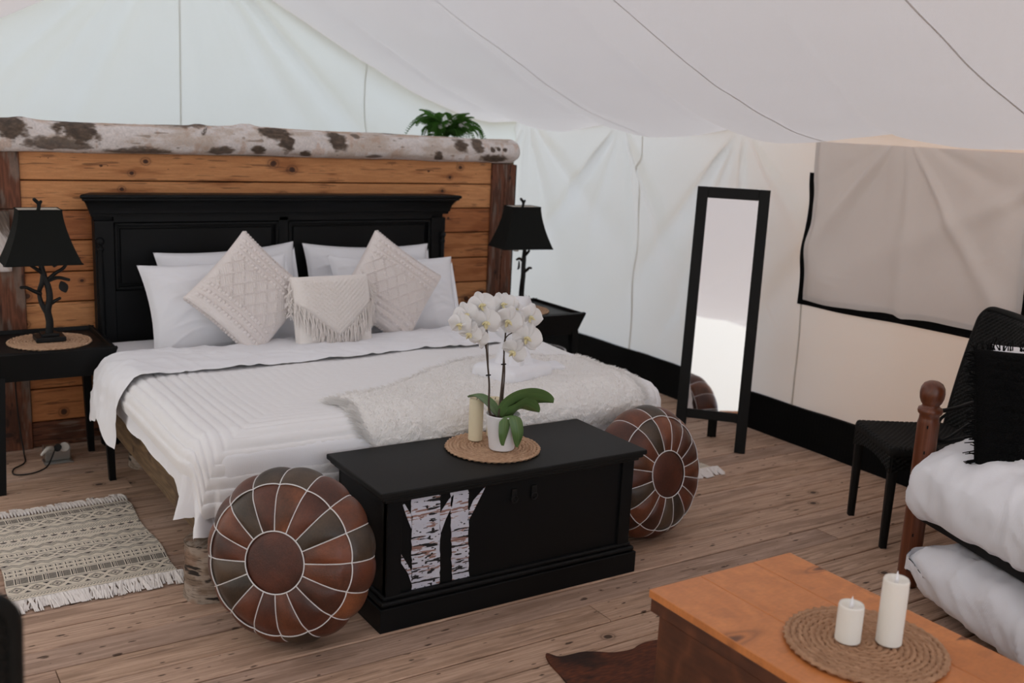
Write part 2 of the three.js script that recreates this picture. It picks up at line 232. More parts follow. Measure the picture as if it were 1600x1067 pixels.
M.fern = phy({ color: 0x4f7d36, roughness: 0.8, transmission: 0.3, thickness: 0, specularIntensity: 0.2, side: THREE.DoubleSide });
M.wicker = phy({ color: new THREE.Color(0.007, 0.007, 0.0065), roughness: 0.65, specularIntensity: 0.4 });
M.metal = std({ color: 0xaaa9a6, roughness: 0.35, metalness: 0.9 });
M.plastic = std({ color: 0xd8d3cb, roughness: 0.5 });
M.cord = std({ color: 0x0c0c0c, roughness: 0.6 });
M.mirror = std({ color: 0xf3f4f6, roughness: 0.02, metalness: 1 });
M.gap = std({ color: 0x14100d, roughness: 1 });
const hideTex = tex(512, 512, (u, v) => { const n = fb(u * 4, v * 4, 4, 4, 44, 5), f = vn(u * 40, v * 150, 40, 150, 9); let c = lerp3(hex('#5a2c15'), hex('#2a140a'), sstep(0.42, 0.62, n)); const g = 0.8 + 0.4 * f; return [c[0] * g, c[1] * g, c[2] * g]; });
M.hide = std({ map: rep(hideTex, 1.3, 1.3), roughness: 0.85, bumpMap: rep(hideTex, 1.3, 1.3), bumpScale: 0.003 });

// ---------------------------------------------------------------- the tent: floor, canvas walls, roof
const XL = -0.6, XR = 4.42, XC = 1.91, ZB = -6.9, ZF = 1.8, PITCH = 1.145, Z0 = -6.72;
{ // deck boards, each its own mesh
  const fl = new THREE.Group(); fl.name = 'floor'; info(fl, null, null, null, 'structure'); scene.add(fl);
  const P = 0.1357, x0 = XL - 0.1, x1 = XR + 0.12;
  part('floor_joist_layer', box(x1 - x0, 0.04, ZF - ZB + 0.2, (x0 + x1) / 2, -0.06, (ZF + ZB) / 2, 0.002), M.gap, fl);
  for (let k = 0; ; k++) {
    const z = ZB + 0.04 + k * P; if (z > ZF) break;
    const cut = k % 3 === 1 ? rr(0.4, 3.6) : k % 3 === 2 ? null : rr(2.6, 4.2);
    const spans = cut === null ? [[x0, x1]] : [[x0, cut - 0.0015], [cut + 0.0015, x1]];
    for (const [a, b] of spans) { const m = part('floor_board', plank(b - a, P - 0.0065, 0.03, 0.0035, rnd() * 2.4, rnd() > 0.5), M.floor[Math.floor(rnd() * 5)], fl); m.position.set((a + b) / 2, -0.03 + rr(-0.0012, 0.0008), z); }
  }
}
solo('unseen_shading_wall', box(0.2, 3.4, 8.0, 5.6, 1.4, -0.1), std({ color: 0xb98d66, roughness: 0.9 }), null, null, null, 'structure');   // unseen timber-coloured wall outside the tent, placed to darken and warm the near canvas
solo('ground', new THREE.BoxGeometry(60, 0.1, 60).translate(2, -0.5, -3), std({ color: 0x6d6a58, roughness: 1 }), null, null, null, 'structure');

const bay = (z) => { const u = (z - Z0) / PITCH, f = u - Math.floor(u); return [f, Math.floor(u)]; };
const eave = (z) => { const [f] = bay(z); return 1.74 - mix(0.06, 0.028, sstep(-4.2, -3.4, z)) * (1 - (2 * f - 1) ** 2); };
const foldSet = []; for (let k = 0; k < 9; k++) { const s = []; for (let i = 0; i < 5; i++) s.push([-1.1 + i * 0.55 + (rnd() - 0.5) * 0.3, rr(0.05, 0.11), rr(0.014, 0.04) * (rnd() > 0.25 ? 1 : -0.6)]); foldSet.push(s); }
foldSet[1] = [[-0.78, 0.07, 0.055], [-0.35, 0.09, 0.02], [0.25, 0.06, -0.02], [0.62, 0.08, 0.045]];
foldSet[2] = [[-0.7, 0.08, 0.05], [-0.4, 0.06, 0.02], [0.1, 0.07, 0.03], [0.75, 0.1, 0.03]];
function wallFolds(z, y) {
  let d = 0; for (let k = 0; k < 9; k++) { const az = Z0 + k * PITCH, dz = z - az, dy = 1.74 - y, r = Math.hypot(dz, dy); if (r > 2.2) continue; const a = Math.atan2(dz, dy); for (const [b, w, A] of foldSet[k]) { const e = (a - b) / w; d += A * Math.exp(-e * e) * (r / (r + 0.12)) * Math.exp(-r / 1.05); } }
  return 2.0 * d + 0.018 * N3(z * 1.3, y * 1.6) + 0.007 * N3(z * 4, y * 2.2, 3);
}
const wallX = (z, y) => XR + 0.05 * sstep(-3, -6, z) + 0.02 * Math.sin(Math.PI * clamp(y / 1.7)) - wallFolds(z, y) * sstep(0, 0.35, y) * (0.15 + 0.85 * sstep(1.72, 1.5, y));
{
  const w = solo('wall_right', grid(420, 90, (u, v) => { const z = mix(ZF, ZB, u), y = mix(0.0, eave(z), v); return [wallX(z, y), y, z]; }, (u, v) => [u * 9, v * 1.8]), M.wall, null, null, null, 'structure');
  for (const z of [-5.35, -3.86, -2.1, -1.1]) part('canvas_seam', grid(1, 60, (u, v) => { const zz = z + (u - 0.5) * 0.014 + 0.02 * (1 - v), y = mix(0.02, eave(z) - 0.02, v); return [wallX(zz, y) - 0.003, y, zz]; }), M.seam, w);
  const left = solo('wall_left', grid(60, 10, (u, v) => { const z = mix(ZB, ZF, u), y = mix(0, eave(z), v); return [XL - 0.05 * Math.sin(Math.PI * v), y, z]; }, (u, v) => [u * 9, v * 1.8]), M.wall, null, null, null, 'structure');
}
const prof = (t) => 0.56 * t - 0.4 * (1 - Math.exp(-t / 0.6));
function roofY(t, z) {          // t: distance in from the eave
  const [f] = bay(z - 0.30 * Math.max(0, t - 0.1)), s = 1 - (2 * f - 1) ** 2;
  return eave(z) * (1 - sstep(0, 0.5, t)) + 1.72 * sstep(0, 0.5, t) - 0.02 + prof(t) - mix(0.055, 0.035, sstep(-4.2, -3.2, z)) * s * sstep(0, 0.25, t) * (1 - 0.75 * sstep(0.5, 2.3, t)) + 0.012 * N3(t * 2, z * 2) + 0.006 * N3(t * 6, z * 3, 4) + 0.018 * Math.exp(-(((f < 0.5 ? f : f - 1) * PITCH) ** 2) / 0.003) * sstep(0, 0.3, t) * (1 - sstep(1.0, 1.9, t));
}
{
  const T = XR - XC;
  const roof = solo('ceiling', join([
    grid(420, 90, (u, v) => { const z = mix(ZB - 0.05, ZF + 0.05, u), t = v * T; return [wallX(z, eave(z)) - t * (wallX(z, eave(z)) - XC) / T + 0.015 * (1 - v), roofY(t, z) + 0.012, z]; }, (u, v) => [u * 9, v * 2.6]),
    grid(160, 40, (u, v) => { const z = mix(ZF + 0.05, ZB - 0.05, u), t = v * T; return [mix(XL, XC, v), roofY(t, z) + 0.012, z]; }, (u, v) => [u * 9, v * 2.6])]), M.roof, null, null, null, 'structure');
  for (const z of [-4.95, -3.6, -2.25, -0.9]) part('canvas_seam', grid(1, 70, (u, v) => { const t = 0.05 + v * 2.4, zz = z + (u - 0.5) * 0.010 - 0.02 * t; return [XR - t, roofY(t, zz) + 0.008, zz]; }), M.roofSeam, roof);
}
{ // back gable, folds radiate from the ridge
  const apex = [XC, roofY(2.51, ZB) + 0.15];
  const gf = []; for (let i = 0; i < 16; i++) gf.push([-1.35 + i * 0.18 + rr(-0.05, 0.05), rr(0.03, 0.07), rr(-0.02, 0.05) * (Math.abs(-1.35 + i * 0.18) > 0.45 ? 1 : 0.15)]);
  const gz = (x, y) => { const dx = x - apex[0], dy = apex[1] - y, r = Math.hypot(dx, dy), a = Math.atan2(dx, Math.max(dy, 0.01)); let d = 0; for (const [b, w, A] of gf) { const e = (a - b) / w; d += 2.2 * A * Math.exp(-e * e); } return ZB + d * (r / (r + 0.5)) * Math.exp(-Math.max(0, r - 1) / 1.2) + 0.015 * N3(x * 1.5, y * 1.5) + 0.008 * N3(x * 4, y * 3, 7); };
  const topY = (x) => roofY(x > XC ? XR + 0.07 - x : x - XL, ZB) + 0.03;
  const g = solo('wall_back', grid(220, 110, (u, v) => { const x = mix(XL - 0.05, XR + 0.06, u), y = topY(clamp(x, XL, XR)) * v; return [x, y, gz(x, y)]; }, (u, v) => [u * 5, v * 2.7]), M.gable, null, null, null, 'structure');
  for (const x of [0.62, 1.905, 3.19]) part('canvas_seam', grid(1, 60, (u, v) => { const y = mix(0.02, topY(x) - 0.02, v), xx = x + (u - 0.5) * 0.012; return [xx, y, gz(xx, y) + 0.004]; }), M.gableSeam, g);
  // front gable with its doorway rolled open
  const s = new THREE.Shape(); s.moveTo(XL, 0); s.lineTo(XR, 0); s.lineTo(XR, 1.66); for (let i = 0; i <= 20; i++) { const x = mix(XR, XL, i / 20); s.lineTo(x, roofY(x > XC ? XR - x : x - XL, ZF) + 0.01); } s.lineTo(XL, 0);
  const h = new THREE.Path(); h.moveTo(1.0, 0.02); h.lineTo(1.0, 1.95); h.lineTo(2.9, 1.95); h.lineTo(2.9, 0.02); s.holes.push(h);
  solo('wall_front', new THREE.ShapeGeometry(s).translate(0, 0, ZF), M.gable, null, null, null, 'structure');
}
{ // black sod cloth along the foot of the right wall
  const top = (z) => 0.212 + 0.006 * N3(z * 2, 3);
  solo('baseboard_right', join([grid(200, 6, (u, v) => { const z = mix(ZF, ZB, u), y = top(z) * v; return [wallX(z, 0.2) - 0.022 - 0.008 * N3(z * 3, y * 6) - 0.01 * (1 - v), y, z]; }), grid(200, 1, (u, v) => { const z = mix(ZF, ZB, u); return [mix(wallX(z, 0.2) - 0.022 - 0.008 * N3(z * 3, top(z) * 6), wallX(z, 0.2) + 0.01, v), top(z), z]; })]), M.skirt, null, null, null, 'structure');
}
{ // rolled-down window flap with its black binding
  const w = new THREE.Group(); w.name = 'window_1'; info(w, null, null, null, 'structure'); scene.add(w);
  const za = -3.815, zb = -2.575, yt = 1.665, yb0 = 0.815;
  const fx = (z, y) => wallX(z, y) - 0.035 - 0.015 * Math.sin(Math.PI * clamp((yt - y) / 0.85)) - sstep(yt, yt - 0.3, y) * (0.018 * Math.exp(-(((z + 3.22) / 0.05) ** 2)) + 0.012 * Math.exp(-(((z + 2.72) / 0.06) ** 2)) - 0.012 * Math.exp(-(((z + 3.36) / 0.08) ** 2))) - 0.008 * N3(z * 5, y * 3, 8) - 0.0015 * wrinkle(z, y, 0.8) - 0.008 * Math.abs(N3(z * 9, y * 1.4, 2)) * sstep(yt - 0.5, yt, y);
  const yb = (z) => yb0 + 0.045 * sstep(-3.7, -2.9, z) * (z < -3.2 ? 1 : 1) - 0.02 * sstep(-3.24, -3.18, z) + 0.006 * N3(z * 6, 1);
  part('flap', grid(130, 90, (u, v) => { const z = mix(za + 0.012 * Math.sin(v * 5), zb, u), y = mix(yb(z), yt, v); return [fx(z, y), y, z]; }, (u, v) => [u * 1.25, v * 0.85]), M.flap, w);
  part('flap_hem', join([grid(130, 2, (u, v) => { const z = mix(za + 0.005, zb - 0.005, u), y = yb(z) + 0.006 + 0.022 * v; return [fx(z, y) - 0.004, y, z]; }), grid(2, 90, (u, v) => { const z = za + 0.012 * Math.sin(v * 5) + 0.004 + 0.02 * u, y = mix(yb(z) + 0.03, yt, v); return [fx(z, y) - 0.004, y, z]; }), grid(2, 90, (u, v) => { const z = zb - 0.024 + 0.02 * u, y = mix(yb(z) + 0.03, yt, v); return [fx(z, y) - 0.004, y, z]; })]), M.flap, w);
  const bx = (z, y) => wallX(z, y) - 0.012;
  part('window_binding', join([grid(60, 2, (u, v) => { const z = mix(za - 0.05, zb, u), y = yb0 - 0.03 + 0.05 * v; return [bx(z, y), y + 0.012 * sstep(-3.7, -2.9, z), z]; }), grid(2, 50, (u, v) => { const z = za - 0.052 + 0.04 * u + 0.012 * Math.sin(v * 5), y = mix(yb0 - 0.03, 1.5, v); return [bx(z, y) - 0.006, y, z]; }), grid(2, 50, (u, v) => { const z = zb - 0.02 + 0.03 * u, y = mix(yb0, 1.6, v); return [bx(z, y), y, z]; })]), M.skirt, w);
}

// ---------------------------------------------------------------- plank partition behind the bed
const PZ = -5.355;
{
  const t = thing('plank_partition', 'orange pine plank partition wall standing behind the black headboard', 'partition', [0, 0, PZ]);
  const joints = [0, 0.13, 0.297, 0.44, 0.583, 0.725, 0.874, 1.027, 1.171, 1.313, 1.45];
  for (let i = 0; i < 10; i++) { const y0 = joints[i], y1 = joints[i + 1], m = part('plank', plank(2.586, y1 - y0 - 0.006, 0.03, 0.004, rnd() * 1.8, rnd() > 0.5), i === 9 ? M.pine[0] : i === 0 ? M.post : M.pine[i % 4], t); m.rotation.x = Math.PI / 2; m.position.set(2.023, (y0 + y1) / 2, -0.032 + rr(-0.002, 0.002)); }
  part('backing_board', box(3.25, 1.43, 0.02, 1.9, 0.715, -0.05), M.gap, t);
  for (const [xa, xb, cuts] of [[0.20, 0.46, [0, 1.446]], [0.464, 0.728, [0, 1.18, 1.446]], [3.318, 3.405, [0, 1.44]], [3.408, 3.484, [0, 1.436]]])
    for (let k = 0; k + 1 < cuts.length; k++) { const L = cuts[k + 1] - cuts[k] - 0.004, m = part('post_board', plank(L, xb - xa, 0.032, 0.004, rnd()), M.post, t); m.rotation.set(0, 0, Math.PI / 2); const g = new THREE.Group(); m.rotation.set(Math.PI / 2, Math.PI / 2, 0, 'YXZ'); m.rotation.set(0, 0, 0); m.quaternion.setFromRotationMatrix(new THREE.Matrix4().makeBasis(V(0, 1, 0), V(0, 0, 1), V(1, 0, 0))); m.position.set((xa + xb) / 2, (cuts[k] + cuts[k + 1]) / 2, -0.02); }
  part('back_frame', [mbox(3.3, 0.03, 0.22, 1.85, 1.435, -0.15), mbox(0.06, 1.42, 0.06, 0.3, 0.71, -0.22), mbox(0.06, 1.42, 0.06, 3.4, 0.71, -0.22)], M.rail, t);
}
{ // birch log on top, with knots
  const knots = [[0.33, 0.25, 1.0], [0.74, 0.9, 1.15], [1.56, 1.9, 0.75], [1.80, 1.75, 0.95], [2.14, 0.8, 0.6], [2.35, 0.6, 0.5]];
  const L0 = 0.05, L1 = 3.47, cx = (x) => 0.022 * N3(x * 1.5, 4) - 0.02 * sstep(2.2, 3.2, x);
  const lg = thing('birch_log', 'long white birch log with dark knots lying along the top of the plank partition', 'log', [0, 0, 0]);
  const rad = (x, a) => { let r = 0.076 - 0.007 * (x - L0) / (L1 - L0) + 0.007 * N3(x * 3, Math.cos(a) * 1.4, Math.sin(a) * 1.4) + 0.0015 * N3(x * 30, Math.cos(a) * 6, Math.sin(a) * 6); for (const [kx, ka, s] of knots) { const da = Math.atan2(Math.sin(a - ka), Math.cos(a - ka)) * 0.085, q = Math.hypot(x - kx, da) / (0.045 * s); r += s * (0.02 * Math.exp(-q * q) - 0.012 * Math.exp(-((q / 0.45) ** 2))); } return r; };
  // a = 0 faces the room (+z), a = pi/2 is up
  const body = grid(72, 420, (u, v) => { const a = u * 2 * Math.PI, x = mix(L0, L1, v), r = rad(x, a) * (1 - 0.25 * Math.pow(sstep(0.985, 1, v), 3)); return [x, 1.446 + 0.077 + cx(x) * 0.6 + r * Math.sin(a), PZ + 0.015 + r * Math.cos(a)]; }, (u, v) => [v * 1.0, (u + 0.36) % 1.0001], true);
  { const uv = body.attributes.uv; for (let j = 0; j <= 420; j++) for (let i = 0; i <= 72; i++) uv.setXY(j * 73 + i, (L0 + j / 420 * (L1 - L0) - 0.63) / 2.85, 0.5 + (i / 72 > 0.75 ? i / 72 - 1 : i / 72) * 1.15); const ix = body.index.array; for (let i = 0; i < ix.length; i += 3) { const q = ix[i]; ix[i] = ix[i + 1]; ix[i + 1] = q; } body.computeVertexNormals(); }
  part('bark', body, M.bark, lg);
  for (const [x, s] of [[L1 - 0.004, 1], [L0 + 0.003, -1]]) { const g = grid(40, 10, (u, v) => { const a = u * 2 * Math.PI, r = rad(x, a) * 0.8 * (1 - v); return [x + s * 0.006 * (1 - (1 - v) ** 4), 1.446 + 0.077 + cx(x) * 0.6 + r * Math.sin(a), PZ + 0.015 + r * Math.cos(a)]; }, (u, v) => [u, v]); part('cut_end', g, std({ color: 0xcdb9a5, roughness: 0.9, side: THREE.DoubleSide }), lg); }
  // a twig stub
  part('branch_stub', taper([[1.565, 1.56, PZ + 0.085], [1.57, 1.575, PZ + 0.098], [1.572, 1.59, PZ + 0.104]], (t) => mix(0.011, 0.006, t), 6, 8), M.bark, lg);
}
{ // fern in a small pot on the ledge behind the log
  const f = thing('potted_fern', 'green potted fern with tiny white blossoms peeking over the birch log', 'fern', [3.10, 1.45, -5.53]);
  part('pot', [lathe([[0, 0], [0.04, 0], [0.055, 0.115], [0.06, 0.117], [0.06, 0.125], [0.05, 0.125], [0.045, 0.11], [0, 0.11]], 24)], std({ color: 0x5a3a26, roughness: 0.9 }), f);
  part('soil', new THREE.CircleGeometry(0.046, 20).rotateX(-Math.PI / 2).translate(0, 0.112, 0), M.soil, f);
  const frond = (len, bend) => { const P = [], n = 30; const rach = [];
    for (let i = 0; i <= n; i++) { const t = i / n, a = bend * t; rach.push([len * t * Math.cos(a * 0.7), len * t * Math.sin(0.9 - a), 0, 1 - 0.6 * t]); }
    for (let i = 3; i < n; i++) for (const s of [-1, 1]) { const t = i / n, p = rach[i], l = 0.055 * Math.sin(Math.PI * Math.pow(t, 0.6)) * (0.85 + 0.3 * rnd()) + 0.006, w = 0.009, fx = 0.35, d = -0.3 * l; P.push(p[0] - w / 2, p[1], 0, p[0] + fx * l * 0.5 - w * 0.6, p[1] + d * 0.3, s * l * 0.5, p[0] + fx * l, p[1] + d, s * l, p[0] - w / 2, p[1], 0, p[0] + fx * l, p[1] + d, s * l, p[0] + fx * l * 0.4 + w, p[1] + d * 0.3, s * l * 0.5); }
    const g = new THREE.BufferGeometry(); g.setAttribute('position', new THREE.Float32BufferAttribute(P, 3)); g.computeVertexNormals(); return join([g, strands([rach], 0.0022)]); };
  const kinds = [frond(0.26, 1.0), frond(0.3, 1.25), frond(0.22, 0.8), frond(0.28, 1.5)];
  for (let i = 0; i < 34; i++) { const m = part('frond', kinds[i % 4], M.fern, f); m.position.y = 0.125; m.rotation.set(rr(-0.5, 0.5), i * 2.4 + rr(-0.3, 0.3), rr(0.2, 0.6)); m.scale.setScalar(rr(0.9, 1.25)); }
  for (const [x, y, z] of [[-0.05, 0.205, 0.08], [-0.03, 0.215, 0.08], [0.05, 0.20, 0.08], [0.075, 0.21, 0.08], [-0.08, 0.19, 0.07], [0.09, 0.20, 0.08]]) part('blossom', [0, 1, 2, 3, 4].map((k) => new THREE.SphereGeometry(0.011, 8, 5).scale(1, 0.6, 0.4).translate(0.009 * Math.cos(k * 1.257), 0.009 * Math.sin(k * 1.257), 0).translate(x, y, z)), M.petal, f);
}
{ // birch-bark picture panel at the left end
  const p = thing('wall_panel', 'pale birch-bark picture panel hung on the partition behind the lamp', 'picture', [0.50, 1.03, PZ + 0.02]);
  part('panel_face', puff(0.345, 0.285, 0.022, 0.004, [20, 18, 2], (q) => 0.0015 * N3(q.x * 14, q.y * 14)), M.bark, p);
  part('hanging_cleat', box(0.2, 0.03, 0.012, 0, 0.06, -0.014), M.rail, p);
}

// ---------------------------------------------------------------- headboard
{
  const h = thing('headboard', 'wide black panelled wooden headboard with a moulded cornice', 'headboard', [0, 0, -5.3]);
  const x0 = 1.03, x1 = 2.955, B = M.black;
  part('back_panel', mbox(x1 - x0, 1.12, 0.03, (x0 + x1) / 2, 0.62, 0.0), B, h);
  for (const x of [x0 + 0.045, x1 - 0.045]) { part('stile', mbox(0.09, 1.12, 0.035, x, 0.57, 0.032, 0.004, 'y'), B, h); part('leg', box(0.07, 0.1, 0.05, x, 0.05, 0.02), B, h); }
  part('centre_stile', mbox(0.055, 0.36, 0.03, 1.98, 0.965, 0.028, 0.004, 'y'), B, h);
  part('top_rail', mbox(x1 - x0 - 0.18, 0.07, 0.03, 1.992, 1.155, 0.028), B, h);
  part('lower_rail', mbox(x1 - x0 - 0.18, 0.42, 0.03, 1.992, 0.575, 0.028), B, h);
  for (const [a, b] of [[x0 + 0.092, 1.952], [2.008, x1 - 0.092]]) {
    const w = b - a, c = (a + b) / 2, yb = 0.787, yt = 1.118;
    const mold = (L) => { const s = new THREE.Shape(); s.moveTo(0, 0); s.lineTo(0.026, 0); s.lineTo(0.024, 0.010); s.quadraticCurveTo(0.016, 0.020, 0.008, 0.020); s.lineTo(0, 0.022); s.lineTo(0, 0); const g = new THREE.ExtrudeGeometry(s, { depth: L, bevelEnabled: false, curveSegments: 6 }); g.translate(0, 0, -L / 2); return g; };
    const M1 = (L, px, py, rz) => { const g = mold(L); g.rotateY(Math.PI / 2); g.rotateX(0); const m4 = new THREE.Matrix4(); g.applyMatrix4(m4.makeRotationX(0)); g.rotateZ(rz); g.translate(px, py, 0); return g; };
    // frame of the panel as four raised strips
    part('panel_moulding', [box(w, 0.016, 0.022, c, yt - 0.008, 0.036, 0.006), box(w, 0.016, 0.022, c, yb + 0.008, 0.036, 0.006), box(0.016, yt - yb, 0.022, a + 0.008, (yt + yb) / 2, 0.036, 0.006), box(0.016, yt - yb, 0.022, b - 0.008, (yt + yb) / 2, 0.036, 0.006)], B, h);
    part('panel', box(w - 0.06, yt - yb - 0.06, 0.012, c, (yt + yb) / 2, 0.02, 0.005), B, h);
  }
  // cornice: swept profile (z outward, y up)
  const s = new THREE.Shape(); s.moveTo(-0.02, 1.15); s.lineTo(0.052, 1.15); s.lineTo(0.054, 1.163); s.lineTo(0.060, 1.166); s.quadraticCurveTo(0.062, 1.205, 0.088, 1.228); s.lineTo(0.098, 1.232); s.lineTo(0.098, 1.240); s.quadraticCurveTo(0.108, 1.243, 0.108, 1.250); s.quadraticCurveTo(0.108, 1.258, 0.098, 1.26); s.lineTo(-0.02, 1.26); s.lineTo(-0.02, 1.15);
  const g = new THREE.ExtrudeGeometry(s, { depth: 1, bevelEnabled: false, curveSegments: 8 }), p = g.attributes.position;
  for (let i = 0; i < p.count; i++) { const out = Math.max(0, p.getX(i) - 0.04), y = p.getY(i), e = p.getZ(i) > 0.5 ? 1 : -1; const z = p.getX(i); p.setXYZ(i, 1.992 + e * (0.965 + out), y, z); }
  { const q = g.index; g.computeVertexNormals(); } part('cornice', g, B, h);
  for (const x of [x0 + 0.022, x1 - 0.022]) { part('pilaster', [lathe([[0, 0.3], [0.016, 0.3], [0.016, 0.9], [0.012, 0.98], [0.018, 0.99], [0.018, 1.0], [0.01, 1.005], [0, 1.005]], 16).translate(x, 0, 0.055)], B, h); part('knob', [new THREE.SphereGeometry(0.02, 16, 12).translate(x, 1.032, 0.058), new THREE.CylinderGeometry(0.009, 0.011, 0.02, 12).translate(x, 1.01, 0.057)], B, h); }
}

// ---------------------------------------------------------------- bed
const BX0 = 0.962, BX1 = 3.03, BZ0 = -5.2, BZ1 = -3.385, BY = 0.555;
{
  const b = thing('bed_base', 'rough timber bed base raised on birch stump legs', 'bed', [0, 0, 0]);
  for (const x of [1.011, 2.981]) part('side_rail', mbox(0.045, 0.2, 1.78, x, 0.305, -4.33, 0.008, 'z'), M.rail, b);
  for (const z of [-3.44, -5.215]) part('end_rail', mbox(1.92, 0.2, 0.045, 1.995, 0.305, z, 0.008, 'x'), M.rail, b);
  for (let i = 0; i < 7; i++) part('slat', mbox(1.94, 0.02, 0.1, 1.995, 0.345, -5.05 + i * 0.25), M.rail, b);
  const st = (h) => { const g = grid(48, 24, (u, v) => { const a = u * 2 * Math.PI, r = 0.088 + 0.005 * N3(Math.cos(a) * 1.5, v * 2, Math.sin(a) * 1.5) + 0.002 * N3(Math.cos(a) * 7, v * 9, Math.sin(a) * 7) + 0.006 * (1 - v) ** 3; return [r * Math.cos(a), h * v, -r * Math.sin(a)]; }, (u, v) => [u * 2, v * 0.7], true); const c = new THREE.CircleGeometry(0.087, 32).rotateX(-Math.PI / 2).translate(0, h, 0); return join([g, c]); };
  const sg = st(0.205); for (const [x, z, r] of [[1.02, -3.425, 0.6], [2.95, -3.425, 2], [1.17, -4.9, 1], [2.8, -4.9, 4]]) { const m = part('stump_leg', sg, M.stump, b); m.position.set(x, 0, z); m.rotation.y = r; }
  const mt = thing('mattress', 'white mattress in a fitted sheet lying on the timber bed base', 'mattress', [1.995, 0.455, -4.27]);
  part('mattress_body', puff(1.97, 0.19, 1.86, 0.05, [40, 6, 40], (p) => 0.003 * N3(p.x * 5, p.z * 5)), M.white, mt);
}
// a cloth lying over the mattress and hanging down its sides and foot: (a, b) flat cloth coordinates -> space
function drape(o) {
  const { r = 0.07, off = 0, folds = 0.02 } = o, X0 = BX0 + r - off * 0, X1 = BX1 - r, Z1 = BZ1 - r + 0.0, top = BY + off;
  return (a, b, lift = 0) => {
    const dx = a < X0 ? X0 - a : a > X1 ? a - X1 : 0, dz = b > Z1 ? b - Z1 : 0, d0 = Math.hypot(dx, dz), d = Math.pow(dx ** 5 + dz ** 5, 0.2), s = a < X0 ? -1 : 1, R = r + off + lift;
    if (d < 1e-6) return [a, top + lift, b];
    const ux = (dx / d0) * s, uz = dz / d0, both = Math.min(dx, dz) / (d + 1e-6), ang = Math.min(d / R, Math.PI / 2), h = Math.max(0, d - R * Math.PI / 2);
    const ph = Math.atan2(dz, dx), hang = sstep(0, 0.25, h);
    const w = folds * hang * (both > 0 ? 1.6 * Math.sin(ph * 7 + 0.6) * sstep(0, 0.2, both) : 0) + folds * hang * 0.9 * (N3(a * 1.2 + b * 4, b * 3 + a * 4, 3));
    const out = R * Math.sin(ang) + w + (o.flare ?? 0.12) * h;
    const cx = a < X0 ? X0 : a > X1 ? X1 : a, cz = b > Z1 ? Z1 : b;
    return [cx + ux * out, top + lift - R * (1 - Math.cos(ang)) - h * 0.985, cz + uz * out];
  };
}
function cloth(o, nu, nv, ab, lift) {   // ab(u, v) -> [a, b]; lift(a, b, u, v) -> height over the drape
  const D = drape(o); return grid(nu, nv, (u, v) => { const [a, b] = ab(u, v); return D(a, b, lift ? lift(a, b, u, v) : 0); }, (u, v) => { const [a, b] = ab(u, v); return [a, -b]; });
}
const flip = (g) => { const ix = g.index.array; for (let i = 0; i < ix.length; i += 3) { const q = ix[i]; ix[i] = ix[i + 1]; ix[i + 1] = q; } g.computeVertexNormals(); return g; };
